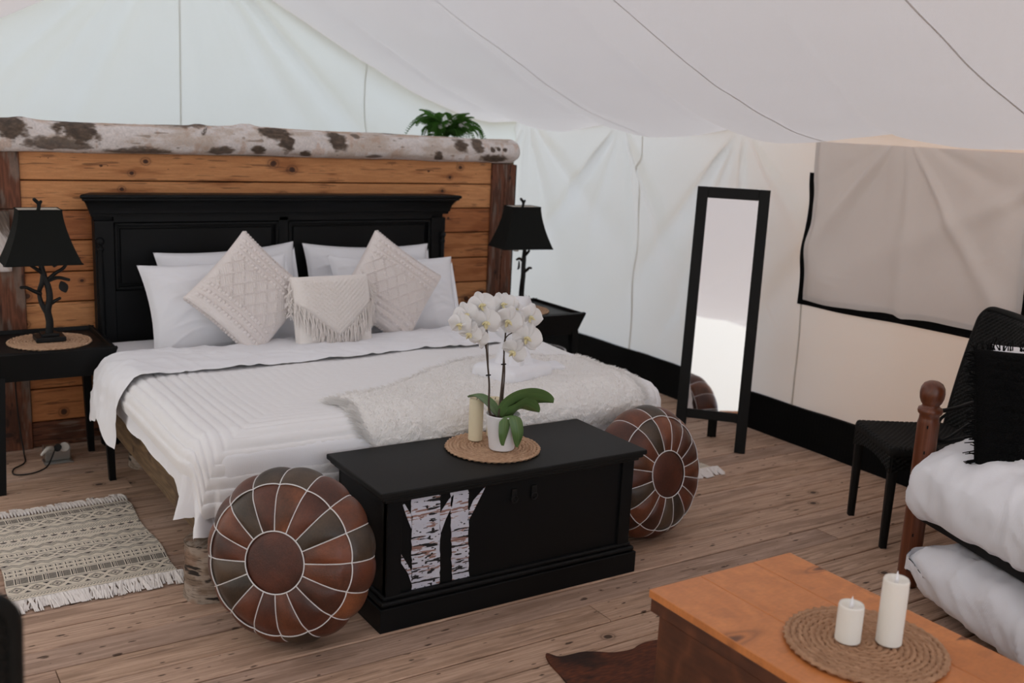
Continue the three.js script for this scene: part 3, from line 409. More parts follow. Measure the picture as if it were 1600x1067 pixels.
{
  const d = thing('white_duvet', 'crisp white duvet spread over the bed and hanging over its timber side', 'duvet', [0, 0, 0]);
  const wr = (a, b) => 0.006 * wrinkle(a, b, 0.8) + 0.004 * wrinkle(b * 1.3 + 4, a * 0.6, 1.2) + 0.008 * N3(a * 3, b * 3);
  const overL = (b) => 0.162 + 0.012 * N3(b * 5, 2) + 0.10 * sstep(-3.58, -3.42, b);
  part('duvet_cloth', cloth({ off: 0.012, folds: 0.03, flare: 0.1 }, 220, 190, (u, v) => { const b = mix(-4.75, BZ1 + 0.30 + 0.02 * N3(u * 9, 3), v), a = mix(BX0 - overL(b), BX1 + 0.3, u); return [a, b]; }, (a, b) => wr(a, b)), M.white, d);
  // the end folded back below the pillows
  const roll = (u, v) => 0.018 + 0.014 * Math.pow(Math.max(0, Math.sin(Math.PI * v)), 0.5);
  part('folded_cuff', cloth({ off: 0.02, folds: 0.035, flare: 0.14 }, 200, 40, (u, v) => { const a = mix(BX0 - 0.31 - 0.02 * Math.sin(v * 9), BX1 + 0.28, u), b = mix(-4.72, -4.24 - 0.10 * sstep(0.0, 1, u) + 0.03 * N3(u * 6, 5), v); return [a, b + (a < BX0 ? (0.07 - 0.10 * v) * (BX0 - a) / 0.31 : 0)]; }, (a, b, u, v) => roll(u, v) * (1 + 0.9 * sstep(0.16, 0.02, u)) + wr(a * 1.3, b) * 1.2), M.white, d);
  // quilt: stitched ribs follow its border
  const q = thing('ribbed_quilt', 'cream channel-stitched quilt spread over the foot end of the bed', 'quilt', [0, 0, 0]);
  const QL = 0.115, QR = 0.14, QF = 0.25, q0 = -4.33;
  part('quilt_cloth', cloth({ off: 0.028, folds: 0.012, flare: 0.16 }, 420, 420, (u, v) => [mix(BX0 - QL, BX1 + QR, u), mix(q0 - 0.08 * u, BZ1 + QF, v)], (a, b) => { const e = Math.min(a - (BX0 - QL), BX1 + QR - a, BZ1 + QF - b), s = Math.abs(Math.sin(Math.PI * e / 0.042)); const lat = 0.0012 * N3(a * 40, b * 40); return 0.008 * Math.pow(s, 0.5) * (1 - 0.8 * sstep(0.28, 0.5, e)) + lat + 0.010 * N3(a * 2.5, b * 2.5, 2) + 0.006 * sstep(0, 0.02, e); }), M.quilt, q);
  // fur throw
  const f = thing('fur_throw', 'shaggy white fur throw spread diagonally across the quilt', 'throw', [0, 0, 0]);
  const ab = (u, v) => { const a = mix(1.5 + 0.16 * v + 0.05 * Math.sin(v * 5 + 1), 2.93 + 0.02 * N3(v * 20, 9), u), b0 = -3.62 - 0.4 * sstep(0.05, 0.65, u) + 0.14 * sstep(0.75, 1, u) + 0.012 * N3(u * 24, 4), b1 = BZ1 + 0.16 + 0.01 * N3(u * 30, 1); return [a, mix(b0, b1, v)]; };
  const fl = (a, b, u, v) => { const e = Math.min(u * 1.4, (1 - u) * 1.4, v * 0.9, (1 - v) * 0.9); return -0.004 + 0.034 * Math.pow(clamp(e / 0.05), 0.5) + 0.012 * N3(a * 5, b * 5, 1) + 0.007 * N3(a * 22, b * 22, 5) + 0.004 * N3(a * 60, b * 60, 7); };
  part('fur_pelt', cloth({ off: 0.036, folds: 0.01, flare: 0.1 }, 360, 240, ab, fl), M.fur, f);
  const D = drape({ off: 0.036, folds: 0.01, flare: 0.1 }), tufts = [];
  for (let i = 0; i < 9000; i++) { const onEdge = i % 3 > 0, s = rnd(), k = i % 12; let u = rnd(), v = rnd(); if (onEdge) { if (k % 3 === 1) u = k < 6 ? rnd() * 0.02 : 1 - rnd() * 0.02; else v = k < 8 ? rnd() * 0.03 : 1 - rnd() * 0.03; } const [a, b] = ab(u, v), p = D(a, b, fl(a, b, u, v) - 0.004), x = rr(-1, 1), z = rr(-1, 1), l = 0.022; const ed = onEdge ? 1.6 : 0.8; tufts.push([[p[0], p[1], p[2], 1], [p[0] + (x * 0.5 + (u < 0.03 ? -0.7 : u > 0.97 ? 0.7 : 0)) * l * ed, p[1] + l * 0.6, p[2] + (z * 0.5 - (v < 0.04 ? 0.7 : 0)) * l * ed, 0.4]]); }
  part('fur_tufts', strands(tufts, 0.0016), M.fur, f, null, 'stuff');
}

// ---------------------------------------------------------------- pillows and cushions
{
  const PG = 'white pillows against the headboard';
  const soft = (u, v, s) => 0.012 * N3(u * 2.1 + s, v * 2.1, s) + 0.006 * wrinkle(u * 0.35 + s, v * 0.35, 1);
  const pg = pillow(0.74, 0.46, 0.16, 56, soft, 0.07, 0.5);
  const mk = (label, x, y, z, rx, rz, ry = 0) => { const t = thing('pillow', label, 'pillow', [x, y, z], 0, PG); t.rotation.set(rx, ry, rz); part('pillow_case', pg, M.white, t); const hem = part('case_hem', pillow(0.03, 0.40, 0.02, 10, () => 0), M.white, t); hem.position.set(0.355, 0, 0); return t; };
  mk('white pillow at the left end of the headboard, in front of its twin', 1.55, 0.75, -4.945, -0.42, 0.05);
  mk('crumpled white pillow leaning on the headboard behind the left front pillow', 1.665, 0.775, -5.145, -0.25, 0.06, 0.05);
  mk('white pillow leaning on the headboard behind the right diamond cushion', 2.43, 0.775, -5.145, -0.25, -0.03, -0.04);
  mk('white pillow at the right end of the headboard, in front of its twin', 2.50, 0.74, -4.945, -0.45, -0.04);
  // macrame cushion: bobbled bands along two edges, diamond lattice between
  const tri = (x) => Math.abs(((x % 1) + 1) % 1 - 0.5) * 2;
  const weave = (u, v, s) => {
    if (s < 0) return 0; const X = u * 0.23, Y = v * 0.23, av = Math.abs(v); let d = 0;
    if (av > 0.42) { const row = (av - 0.42) / 0.085, k = Math.floor(row), f = row - k; if (k % 2 === 0) d = 0.019 * Math.sqrt(Math.sin(Math.PI * f)) * Math.pow(Math.abs(Math.sin(Math.PI * (X / 0.021 + 0.25 * k))), 0.6); else d = 0.005 * Math.sin(Math.PI * f) * (0.7 + 0.3 * Math.sin(2 * Math.PI * (X / 0.008 + f * 0.8))); }
    else { const p = X / 0.075, q = Y / 0.098, l1 = tri(p + q), l2 = tri(p - q); const a = Math.max(sstep(0.80, 0.95, l1), sstep(0.80, 0.95, l2)); d = 0.015 * a * (0.65 + 0.35 * Math.sin(2 * Math.PI * Y / 0.011)) + 0.005 * (1 - a) * (0.5 + 0.5 * Math.sin(2 * Math.PI * (X + Y) / 0.016)); }
    return d + 0.0012 * N3(X * 150, Y * 150);
  };
  const mg = pillow(0.47, 0.47, 0.17, 190, weave, 0.05, 0.42);
  const edge = []; for (const s of [-1, 1]) for (let i = 0; i < 27; i++) { const x = mix(-0.22, 0.22, i / 26), y = s * (0.232 - 0.010 * (1 - (x / 0.22) ** 2)); edge.push(new THREE.SphereGeometry(0.0105, 7, 5).translate(x, y, 0.004)); }
  const eg = join(edge);
  const mac = (label, x, y, z, rx, rz) => { const t = thing('macrame_cushion', label, 'cushion', [x, y, z], 0, 'cream woven diamond cushions'); t.rotation.set(rx, 0, rz); part('cover', mg, M.macrame, t); part('bobble_edge', eg, M.macrame, t); return t; };
  mac('cream cushion of bobbled bands and lattice, tilted on its corner left of the fringed cushion', 1.615, 0.825, -4.74, -0.32, -0.80).scale.setScalar(0.94);
  mac('cream cushion of bobbled bands and lattice, tilted on its corner right of the fringed cushion', 2.375, 0.815, -4.78, -0.32, -0.64).scale.setScalar(0.94);
  // square cushion with a knotted, fringed flap
  const c = thing('fringed_cushion', 'small square cream cushion with a knotted V-shaped flap and long fringe', 'cushion', [1.985, 0.735, -4.62]); c.rotation.x = -0.28;
  part('cover', pillow(0.40, 0.38, 0.15, 50, (u, v, s) => 0.003 * N3(u * 3, v * 3, s), 0.03, 0.42), M.creamCloth, c);
  const zf = (x, y) => { const u = x / 0.2, v = y / 0.19; return 0.075 * Math.pow(Math.max(0, (1 - Math.pow(Math.abs(u), 2.6)) * (1 - Math.pow(Math.abs(v), 2.6))), 0.42) + 0.006; };
  const vedge = (x) => 0.055 - 0.175 * (1 - Math.abs(x) / 0.2);
  const tw = (q) => Math.pow(Math.abs(Math.sin(Math.PI * q)), 0.6);
  part('knotted_flap', grid(150, 110, (a, b) => { const x = (a - 0.5) * 0.4, y = mix(vedge(x), 0.183, b), k = (y - Math.abs(x) * 0.85), k2 = (y + Math.abs(x) * 0.85); const e = Math.min(1, 8 * Math.min(a, 1 - a, b, 1 - b)); return [x, y, zf(x, y) + e * (0.011 * Math.max(tw(k / 0.022), 0.9 * tw(k2 / 0.022)) * (0.75 + 0.25 * Math.sin(x * 900)) + 0.002)]; }, (a, b) => [a * 0.4, b * 0.3]), M.rope, c);
  const fr = []; for (let i = 0; i < 150; i++) { const x = mix(-0.205, 0.205, i / 149) + rr(-0.003, 0.003), y0 = vedge(clamp(x, -0.2, 0.2)) + 0.004, L = rr(0.075, 0.125), dx = rr(-0.014, 0.014), pts = []; for (let k = 0; k <= 5; k++) { const t = k / 5, y = Math.max(y0 - L * t, -0.186), xx = x + dx * t + 0.004 * Math.sin(t * 5 + i); pts.push([xx, y, zf(clamp(xx, -0.19, 0.19), clamp(y, -0.17, 0.18)) + 0.009 + 0.004 * Math.sin(i * 1.7) + 0.004 * t, 1]); } fr.push(pts); }
  part('fringe', strands(fr, 0.0026), M.rope, c, null, 'stuff');
  for (const s of [-1, 1]) { const tl = []; for (let i = 0; i < 26; i++) { const L = rr(0.06, 0.09), dx = rr(-0.02, 0.012) * s * -1; tl.push([[s * 0.2, 0.17 - i * 0.0045, 0.012, 1], [s * (0.215 + dx), 0.17 - i * 0.0045 - L * 0.5, 0.02 + rr(-0.01, 0.01), 1], [s * (0.213) + dx * 1.5, 0.165 - i * 0.0045 - L, 0.018 + rr(-0.01, 0.01), 0.8]]); } part('side_tassel', strands(tl, 0.0028), M.rope, c, null, 'stuff'); }
}
{ // folded towel
  const t = thing('folded_towel', 'white towel folded into a winged figure on the fur throw', 'towel', [2.42, 0.60, -3.66], 0.3); t.scale.setScalar(1.2);
  part('towel_base', puff(0.24, 0.06, 0.2, 0.028, [24, 6, 20], (p) => 0.006 * N3(p.x * 14, p.z * 14) + 0.004 * wrinkle(p.x, p.z, 2)).translate(0, 0.028, 0), M.white, t);
  part('towel_body', grid(60, 30, (u, v) => { const a = u * 2 * Math.PI, r = mix(0.105, 0.032, Math.pow(v, 0.6)) * (1 + 0.12 * Math.sin(a * 5 + v * 2) * (1 - v * 0.4) + 0.06 * Math.sin(a * 9)); return [r * Math.cos(a), 0.03 + 0.15 * v, -r * 0.85 * Math.sin(a)]; }, undefined, true), M.white, t);
  const wing = (s, w, h) => { const g = grid(24, 24, (u, v) => { const x = (u - 0.5) * w * Math.pow(Math.sin(Math.PI * clamp(0.12 + v * 0.80)), 0.7), y = v * h; return [x + s * 0.28 * y + s * 0.02, 0.15 + y, 0.03 * Math.sin(u * Math.PI) - 0.02 * v]; }); const b = g.clone(); b.translate(0, 0, -0.014); flip(b); return join([g, b]); };
  part('towel_wing', wing(1, 0.15, 0.145), M.white, t); part('towel_wing', wing(-1, 0.13, 0.10), M.white, t);
  part('towel_tail', puff(0.16, 0.02, 0.1, 0.009, [12, 3, 8], (p) => 0.004 * N3(p.x * 20, p.z * 20)).rotateY(-0.5).translate(0.17, 0.018, 0.0), M.white, t);
  part('towel_knot', puff(0.07, 0.05, 0.06, 0.022, [10, 8, 8]).translate(0, 0.165, 0.01), M.white, t);
}

// ---------------------------------------------------------------- bedside tables, lamps, round mats
function seagrassMat(R) {
  const list = [], n = Math.round(R / 0.0135);
  for (let k = 0; k < n; k++) { const r = 0.008 + k * 0.0135, seg = Math.max(24, Math.round(2 * Math.PI * r / 0.0055)), tw = Math.max(3, Math.round(2 * Math.PI * r / 0.024)), s = k % 2 ? 1 : -1;
    list.push(grid(seg, 7, (u, v) => { const a = u * 2 * Math.PI, p = v * 2 * Math.PI, q = 0.0074 * (1 + 0.30 * Math.sin(tw * a + s * 2 * p) + 0.12 * Math.sin(tw * 3 * a + p)), w = 0.0012 * Math.sin(tw * a * 2 + k); const rad = r + w + q * Math.cos(p); return [rad * Math.cos(a), 0.0065 + q * 0.8 * Math.sin(p), -rad * Math.sin(a)]; }, (u, v) => [u * seg * 0.012, v * 0.3 + k * 0.37], true)); }
  return flip0(join(list));
}
function flip0(g) { return g; }
const matGeo = seagrassMat(0.182);
const MG = 'round seagrass mats';
const mat0 = thing('round_mat', 'round tan seagrass mat under the left bedside lamp', 'mat', [0.765, 0.612, -4.965], 0, MG); part('braid', matGeo, M.seagrass, mat0);
dup(mat0, [3.30, 0.612, -4.96], 1, 'round tan seagrass mat under the right bedside lamp');
dup(mat0, [1.985, 0.501, -3.112], 2, 'round tan seagrass mat on the black blanket chest under the orchid');
{ const m = dup(mat0, [2.085, 0.452, -1.492], 3, 'round brown seagrass mat on the orange wooden trunk under two candles'); m.scale.set(1.12, 1.1, 1.12); m.children[0].material = M.seagrassDark; }
{
  const t = thing('nightstand', 'black bedside table with a flared tray top on the left of the bed', 'nightstand', [0.742, 0, -4.975], 0, 'black bedside tables');
  // flared apron: frustum walls with thickness
  const wall = (s) => { const a = 0.262, b = 0.225, y0 = 0.50, y1 = 0.628, th = 0.018, sh = new THREE.Shape(); sh.moveTo(-b, y0); sh.lineTo(b, y0); sh.lineTo(a, y1); sh.lineTo(-a, y1); sh.lineTo(-b, y0); const g = new THREE.ExtrudeGeometry(sh, { depth: th, bevelEnabled: true, bevelSize: 0.002, bevelThickness: 0.002, bevelSegments: 1 }); g.translate(0, -y0, -th); g.rotateX(Math.atan2(a - b, y1 - y0)); g.translate(0, y0, b); g.rotateY(s * Math.PI / 2); return g; };
  for (let s = 0; s < 4; s++) part('apron_side', wall(s), M.black, t);
  part('tray_top', box(0.49, 0.016, 0.49, 0, 0.604, 0), M.black, t);
  const leg = (sx, sz) => { const p = [[0.214, 0.214, 0.52, 0.021], [0.228, 0.232, 0.0, 0.014]], P = []; const c = (q, dx, dz) => [sx * q[0] + dx * q[3], q[2], sz * q[1] + dz * q[3]]; const R = [[-1, -1], [1, -1], [1, 1], [-1, 1]]; for (let i = 0; i < 4; i++) { const A = c(p[0], ...R[i]), B = c(p[0], ...R[(i + 1) % 4]), C = c(p[1], ...R[(i + 1) % 4]), D = c(p[1], ...R[i]); P.push(...A, ...C, ...D, ...A, ...B, ...C); } { const A = c(p[1], ...R[0]), B = c(p[1], ...R[1]), C = c(p[1], ...R[2]), D = c(p[1], ...R[3]); P.push(...A, ...B, ...C, ...A, ...C, ...D); } const g = new THREE.BufferGeometry(); g.setAttribute('position', new THREE.Float32BufferAttribute(P, 3)); g.computeVertexNormals(); return join([g]); };
  for (const sx of [-1, 1]) for (const sz of [-1, 1]) part('leg', leg(sx, sz), M.black, t);
  dup(t, [3.34, 0, -4.97], 0, 'black flared-tray bedside table right of the bed by the canvas wall');
}
{
  const l = thing('table_lamp', 'black branch-shaped table lamp left of the bed with flared rectangular shade', 'lamp', [0.765, 0.626, -4.965], 0, 'black branch bedside lamps');
  part('base', [box(0.125, 0.022, 0.11, 0, 0.011, 0, 0.004), box(0.075, 0.014, 0.07, 0, 0.028, 0, 0.004)], M.iron, l);
  const q = (x, y, z = 0) => [(x - 147) * 0.00082, 0.035 + (930 - y) * 0.00082, z];
  part('trunk', [taper([q(148, 930), q(152, 870), q(144, 810), q(156, 745, 0.006), q(152, 680, 0.004), q(132, 610), q(120, 540), q(118, 470)], (t) => mix(0.017, 0.011, t), 40, 10), taper([q(146, 830), q(114, 760, -0.006), q(108, 700, -0.006), q(124, 650, 0), q(133, 608)], (t) => 0.0115 + 0.002 * Math.cos(t * 6), 24, 10)], M.iron, l);
  for (const b of [[q(110, 712), q(70, 690, 0.01), q(40, 672, 0.015), q(14, 670, 0.02)], [q(127, 600), q(100, 578, 0.01), q(70, 556, 0.015)], [q(150, 640), q(190, 600, 0.012), q(232, 570, 0.02), q(252, 528, 0.025)], [q(158, 640), q(205, 630, -0.01), q(262, 645, -0.015)], [q(156, 775), q(180, 755, 0.01), q(206, 740, 0.014)]]) part('branch', taper(b, (t) => mix(0.0095, 0.0068, t), 14, 8), M.iron, l);
  const leaf = (x, y, r, z) => { const g = grid(10, 14, (u, v) => { const w = 0.02 * Math.pow(Math.sin(Math.PI * v), 0.8), e = u * 2 - 1; return [w * e, 0.058 * (v - 0.5), 0.004 * Math.abs(e) + 0.003 * Math.sin(v * 3)]; }); const b = flip(g.clone()); b.translate(0, 0, -0.003); const j = join([g, b]); j.rotateZ(r); const p = q(x, y); j.translate(p[0], p[1], z); return j; };
  part('leaf', leaf(190, 535, -0.15, 0.008), M.iron, l); part('leaf', leaf(232, 682, 0.35, -0.012), M.iron, l);
  // shade: four concave walls
  const W = (t, a, b) => a + (b - a) * Math.pow(t, 1.55), y1 = 0.59, h = 0.235, cx = -0.022;
  const sw = (s, k) => grid(12, 20, (u, v) => { const t = v, wx = W(t, 0.088, 0.157) - k, wz = W(t, 0.062, 0.108) - k, e = u * 2 - 1, y = y1 - h * t; return s === 0 ? [cx + e * wx, y, wz] : s === 1 ? [cx + wx, y, -e * wz] : s === 2 ? [cx - e * wx, y, -wz] : [cx - wx, y, e * wz]; });
  const sh = part('lamp_shade', [0, 1, 2, 3].map((s) => flip(sw(s, 0))), M.shade, l);
  part('shade_lining', [0, 1, 2, 3].map((s) => sw(s, 0.0035)), M.shadeIn, sh);
  const rim = (t, k) => { const wx = W(t, 0.088, 0.157), wz = W(t, 0.062, 0.108), y = y1 - h * t; return tube([[cx - wx, y, -wz], [cx, y, -wz], [cx + wx, y, -wz], [cx + wx, y, 0], [cx + wx, y, wz], [cx, y, wz], [cx - wx, y, wz], [cx - wx, y, 0]].flatMap((p, i, A) => { const n = A[(i + 1) % 8]; return [p, [mix(p[0], n[0], 0.5), p[1], mix(p[2], n[2], 0.5)]]; }), 0.0022, 96, 5, true); };
  part('shade_trim', [rim(0.0, 0), rim(1, 0)], M.shade, sh);
  part('harp', [tube([q(118, 470), [cx - 0.04, 0.46, 0], [cx - 0.045, 0.53, 0], [cx, 0.585, 0]], 0.0018, 16, 5), tube([q(118, 470), [cx + 0.035, 0.46, 0], [cx + 0.045, 0.53, 0], [cx, 0.585, 0]], 0.0018, 16, 5), box(0.17, 0.003, 0.006, cx, 0.585, 0)], M.iron, l);
  part('bulb', [lathe([[0, 0.50], [0.018, 0.494], [0.027, 0.47], [0.022, 0.445], [0.013, 0.425], [0.013, 0.40]], 20).translate(cx, 0, 0)], M.plastic, l);
  part('finial', [taper([[cx, 0.585, 0], [cx + 0.004, 0.61, 0], [cx - 0.014, 0.632, 0.004]], () => 0.008, 8, 8), taper([[cx + 0.002, 0.605, 0], [cx + 0.012, 0.622, 0]], () => 0.007, 6, 8)], M.iron, l);
  const r = dup(l, [3.335, 0.626, -4.99], -0.12, 'black branch-shaped table lamp right of the bed by the canvas wall'); for (const c of r.children) if (['trunk', 'branch', 'leaf'].includes(c.name)) { c.rotation.y = 1.35; }
  const tag = part('shade_tag', box(0.034, 0.028, 0.002, -0.06, 0.347, 0.02), M.plastic, r, 'pale paper tag under the shade');
}
{ // basket under the right table
  const b = thing('woven_basket', 'dark round woven basket with white stitched rim under the right bedside table', 'basket', [3.36, 0, -4.83]);
  part('basket_body', grid(90, 60, (u, v) => { const a = u * 2 * Math.PI, r = (0.14 + 0.03 * Math.sin(v * 2.2)) + 0.003 * Math.sin(v * 60 * Math.PI / 2) * Math.sign(Math.sin(a * 30)); return [r * Math.cos(a), v * 0.40, -r * Math.sin(a)]; }, undefined, true), std({ color: 0x2b2a2e, roughness: 0.9, side: THREE.DoubleSide }), b);
  part('basket_lid', lathe([[0, 0.418], [0.10, 0.414], [0.162, 0.40], [0.164, 0.392], [0, 0.39]], 40), std({ color: 0x34333a, roughness: 0.9 }), b);
  for (let i = 0; i < 40; i++) { const a = i / 40 * 2 * Math.PI; part('rim_stitch', new THREE.CapsuleGeometry(0.0075, 0.010, 3, 6).rotateX(Math.PI / 2).translate(0.16, 0.404, 0).rotateY(a), M.piping, b); }
}
{ // floor outlet with adapters, lamp lead
  const o = thing('floor_outlet', 'metal floor socket with two plugs under the left bedside table', 'socket', [0.80, 0, -5.13]);
  part('outlet_plate', box(0.13, 0.006, 0.09, 0, 0.003, 0.02, 0.002), M.metal, o);
  part('outlet_box', [box(0.115, 0.05, 0.075, 0, 0.03, -0.01, 0.006), new THREE.CylinderGeometry(0.0375, 0.0375, 0.115, 20).rotateZ(Math.PI / 2).scale(1, 0.6, 1).translate(0, 0.055, -0.01)], M.metal, o);
  part('socket_face', new THREE.CylinderGeometry(0.022, 0.022, 0.01, 20).rotateX(Math.PI / 2 - 0.5).translate(0.03, 0.068, 0.022), M.plastic, o);
  const pl = part('plug', taper([[-0.02, 0.065, 0.02], [-0.045, 0.075, 0.045], [-0.075, 0.055, 0.06]], (t) => mix(0.014, 0.007, t), 8, 10), M.plastic, o, 'white plug'); part('plug', [new THREE.CylinderGeometry(0.016, 0.018, 0.03, 16).rotateX(1.1).translate(0.0, 0.07, 0.028)], M.cord, o, 'black plug');
  solo('lamp_cord', tube([[0.66, 0.60, -5.26], [0.655, 0.35, -5.29], [0.665, 0.12, -5.285], [0.672, 0.012, -5.25], [0.655, 0.005, -5.13], [0.60, 0.005, -5.06], [0.595, 0.005, -4.98], [0.66, 0.005, -4.965], [0.735, 0.008, -5.02], [0.765, 0.03, -5.07], [0.79, 0.07, -5.10]], 0.0035, 120, 6), M.cord, 'thin black lamp lead looping over the deck to the floor socket', 'cord');
}

// ---------------------------------------------------------------- rugs
{
  const cvs = document.createElement('canvas'); cvs.width = 1024; cvs.height = 1536; const c = cvs.getContext('2d');
  c.fillStyle = '#e8dccb'; c.fillRect(0, 0, 1024, 1536); const ink = '#37322f'; c.fillStyle = ink; c.strokeStyle = ink; c.lineWidth = 5;
  const line = (y, w = 5) => c.fillRect(0, y, 1024, w);
  const tri3 = (x, y, w, h) => { c.beginPath(); c.moveTo(x - w / 2, y); c.lineTo(x + w / 2, y); c.lineTo(x, y + h); c.fill(); };
  const dia = (x, y, w, h, f) => { c.beginPath(); c.moveTo(x, y - h); c.lineTo(x + w, y); c.lineTo(x, y + h); c.lineTo(x - w, y); c.closePath(); f ? c.fill() : c.stroke(); };
  const bars = (y, h) => { for (let x = 8; x < 1024; x += 86) { for (let k = 0; k < 11; k++) c.fillRect(x + k * 4.2, y, 2.6, h); c.fillRect(x + 52, y, 8, h); for (let k = 0; k < 4; k++) c.fillRect(x + 64, y + k * h / 4, 9, h / 7); c.fillRect(x + 76, y, 6, h); } };
  const diamonds = (y, h) => { line(y - h - 12, 3); line(y + h + 10, 3); for (let x = 60; x < 1100; x += 120) { dia(x, y, 46, h * 0.8); dia(x, y, 30, h * 0.55); dia(x, y, 12, h * 0.22, 1); tri3(x + 60, y - h, 44, h * 0.5); c.save(); c.translate(0, 2 * y); c.scale(1, -1); tri3(x + 60, y - h, 44, h * 0.5); c.restore(); } };
  const zig = (y, h) => { for (const d of [0, 16, 34]) { c.beginPath(); for (let x = -20, k = 0; x < 1060; x += 44, k++) c.lineTo(x, y + d + (k % 2 ? h : 0)); c.stroke(); } for (let x = 24; x < 1024; x += 176) tri3(x, y - 4, 60, 26); };
  const dots = (y, n) => { for (let r = 0; r < n; r++) for (let x = 6 + (r % 2) * 10; x < 1024; x += 20) c.fillRect(x, y + r * 15, 10, 8); };
  const arrows = (y) => { for (let x = 30; x < 1024; x += 66) { c.beginPath(); c.arc(x, y, 24, 0, Math.PI); c.fill(); c.fillRect(x - 3, y - 26, 6, 20); } };
  const dash = (y) => { for (let x = 10; x < 1024; x += 62) { c.fillRect(x, y, 6, 40); c.fillRect(x + 14, y + 6, 34, 6); c.fillRect(x + 14, y + 26, 34, 6); dia(x + 31, y + 19, 9, 7, 1); } };
  line(20, 4); bars(40, 84); line(140, 4); diamonds(210, 46); zig(300, 26); line(380, 3); dots(398, 4); arrows(486); line(530, 3); dots(548, 2); zig(620, 36); line(716, 4); dash(736); line(796, 3); diamonds(850, 34); zig(925, 30); line(1012, 3); dash(1030); dash(1092); line(1150, 4); bars(1170, 96); line(1282, 4); diamonds(1360, 56); line(1448, 4); dots(1464, 2); line(1512, 4);
  const rt = new THREE.CanvasTexture(cvs); rt.colorSpace = THREE.SRGBColorSpace;
  const rm = std({ map: rt, roughness: 1, bumpMap: rep(clothBump, 6, 6), bumpScale: 0.0015 });
  const r = thing('woven_rug', 'cream fringed rug with black tribal pattern on the deck left of the bed', 'rug', [0.682, 0, -4.035], 0.01, 'cream fringed rugs beside the bed');
  const W = 0.565, L = 0.80, h = (x, z) => 0.007 + 0.010 * Math.exp(-(((z + 0.33) / 0.05) ** 2)) * sstep(-0.05, 0.28, x) + 0.003 * Math.max(0, N3(x * 5, z * 5));
  part('rug_weave', join([grid(50, 70, (u, v) => { const x = (u - 0.5) * W, z = (v - 0.5) * L; return [x + 0.006 * Math.sin(z * 14), h(x, z), z]; }, (u, v) => [u, 1 - v]), grid(50, 1, (u, v) => { const x = (u - 0.5) * W, z = L / 2; return [x + 0.006 * Math.sin(z * 14), h(x, z) * (1 - v), z]; }, () => [0.5, 0.01])]).rotateX(0), rm, r);
  for (const s of [-1, 1]) { const T = []; for (let i = 0; i < 46; i++) { const x = (i / 45 - 0.5) * W, n = 9, bx = rr(-0.02, 0.02), L2 = rr(0.065, 0.105); for (let k = 0; k < n; k++) { const e = rr(-0.008, 0.008); T.push([[x + 0.006 * Math.sin(s * L / 2 * 14), 0.009, s * L / 2, 1.2], [x + e * 0.5, 0.016 + rr(-0.002, 0.006), s * (L / 2 + 0.025), 1.4], [x + bx * 0.5 + e, 0.010 + rr(0, 0.008), s * (L / 2 + L2 * 0.6), 1], [x + bx + e * 1.8, 0.004, s * (L / 2 + L2), 0.6]]); } } part('fringe', strands(T, 0.0028), M.rope, r, null, 'stuff'); }
  dup(r, [3.40, 0, -4.06], 0.0, 'cream fringed rug on the right of the bed, its fringe showing past the pouf');
}

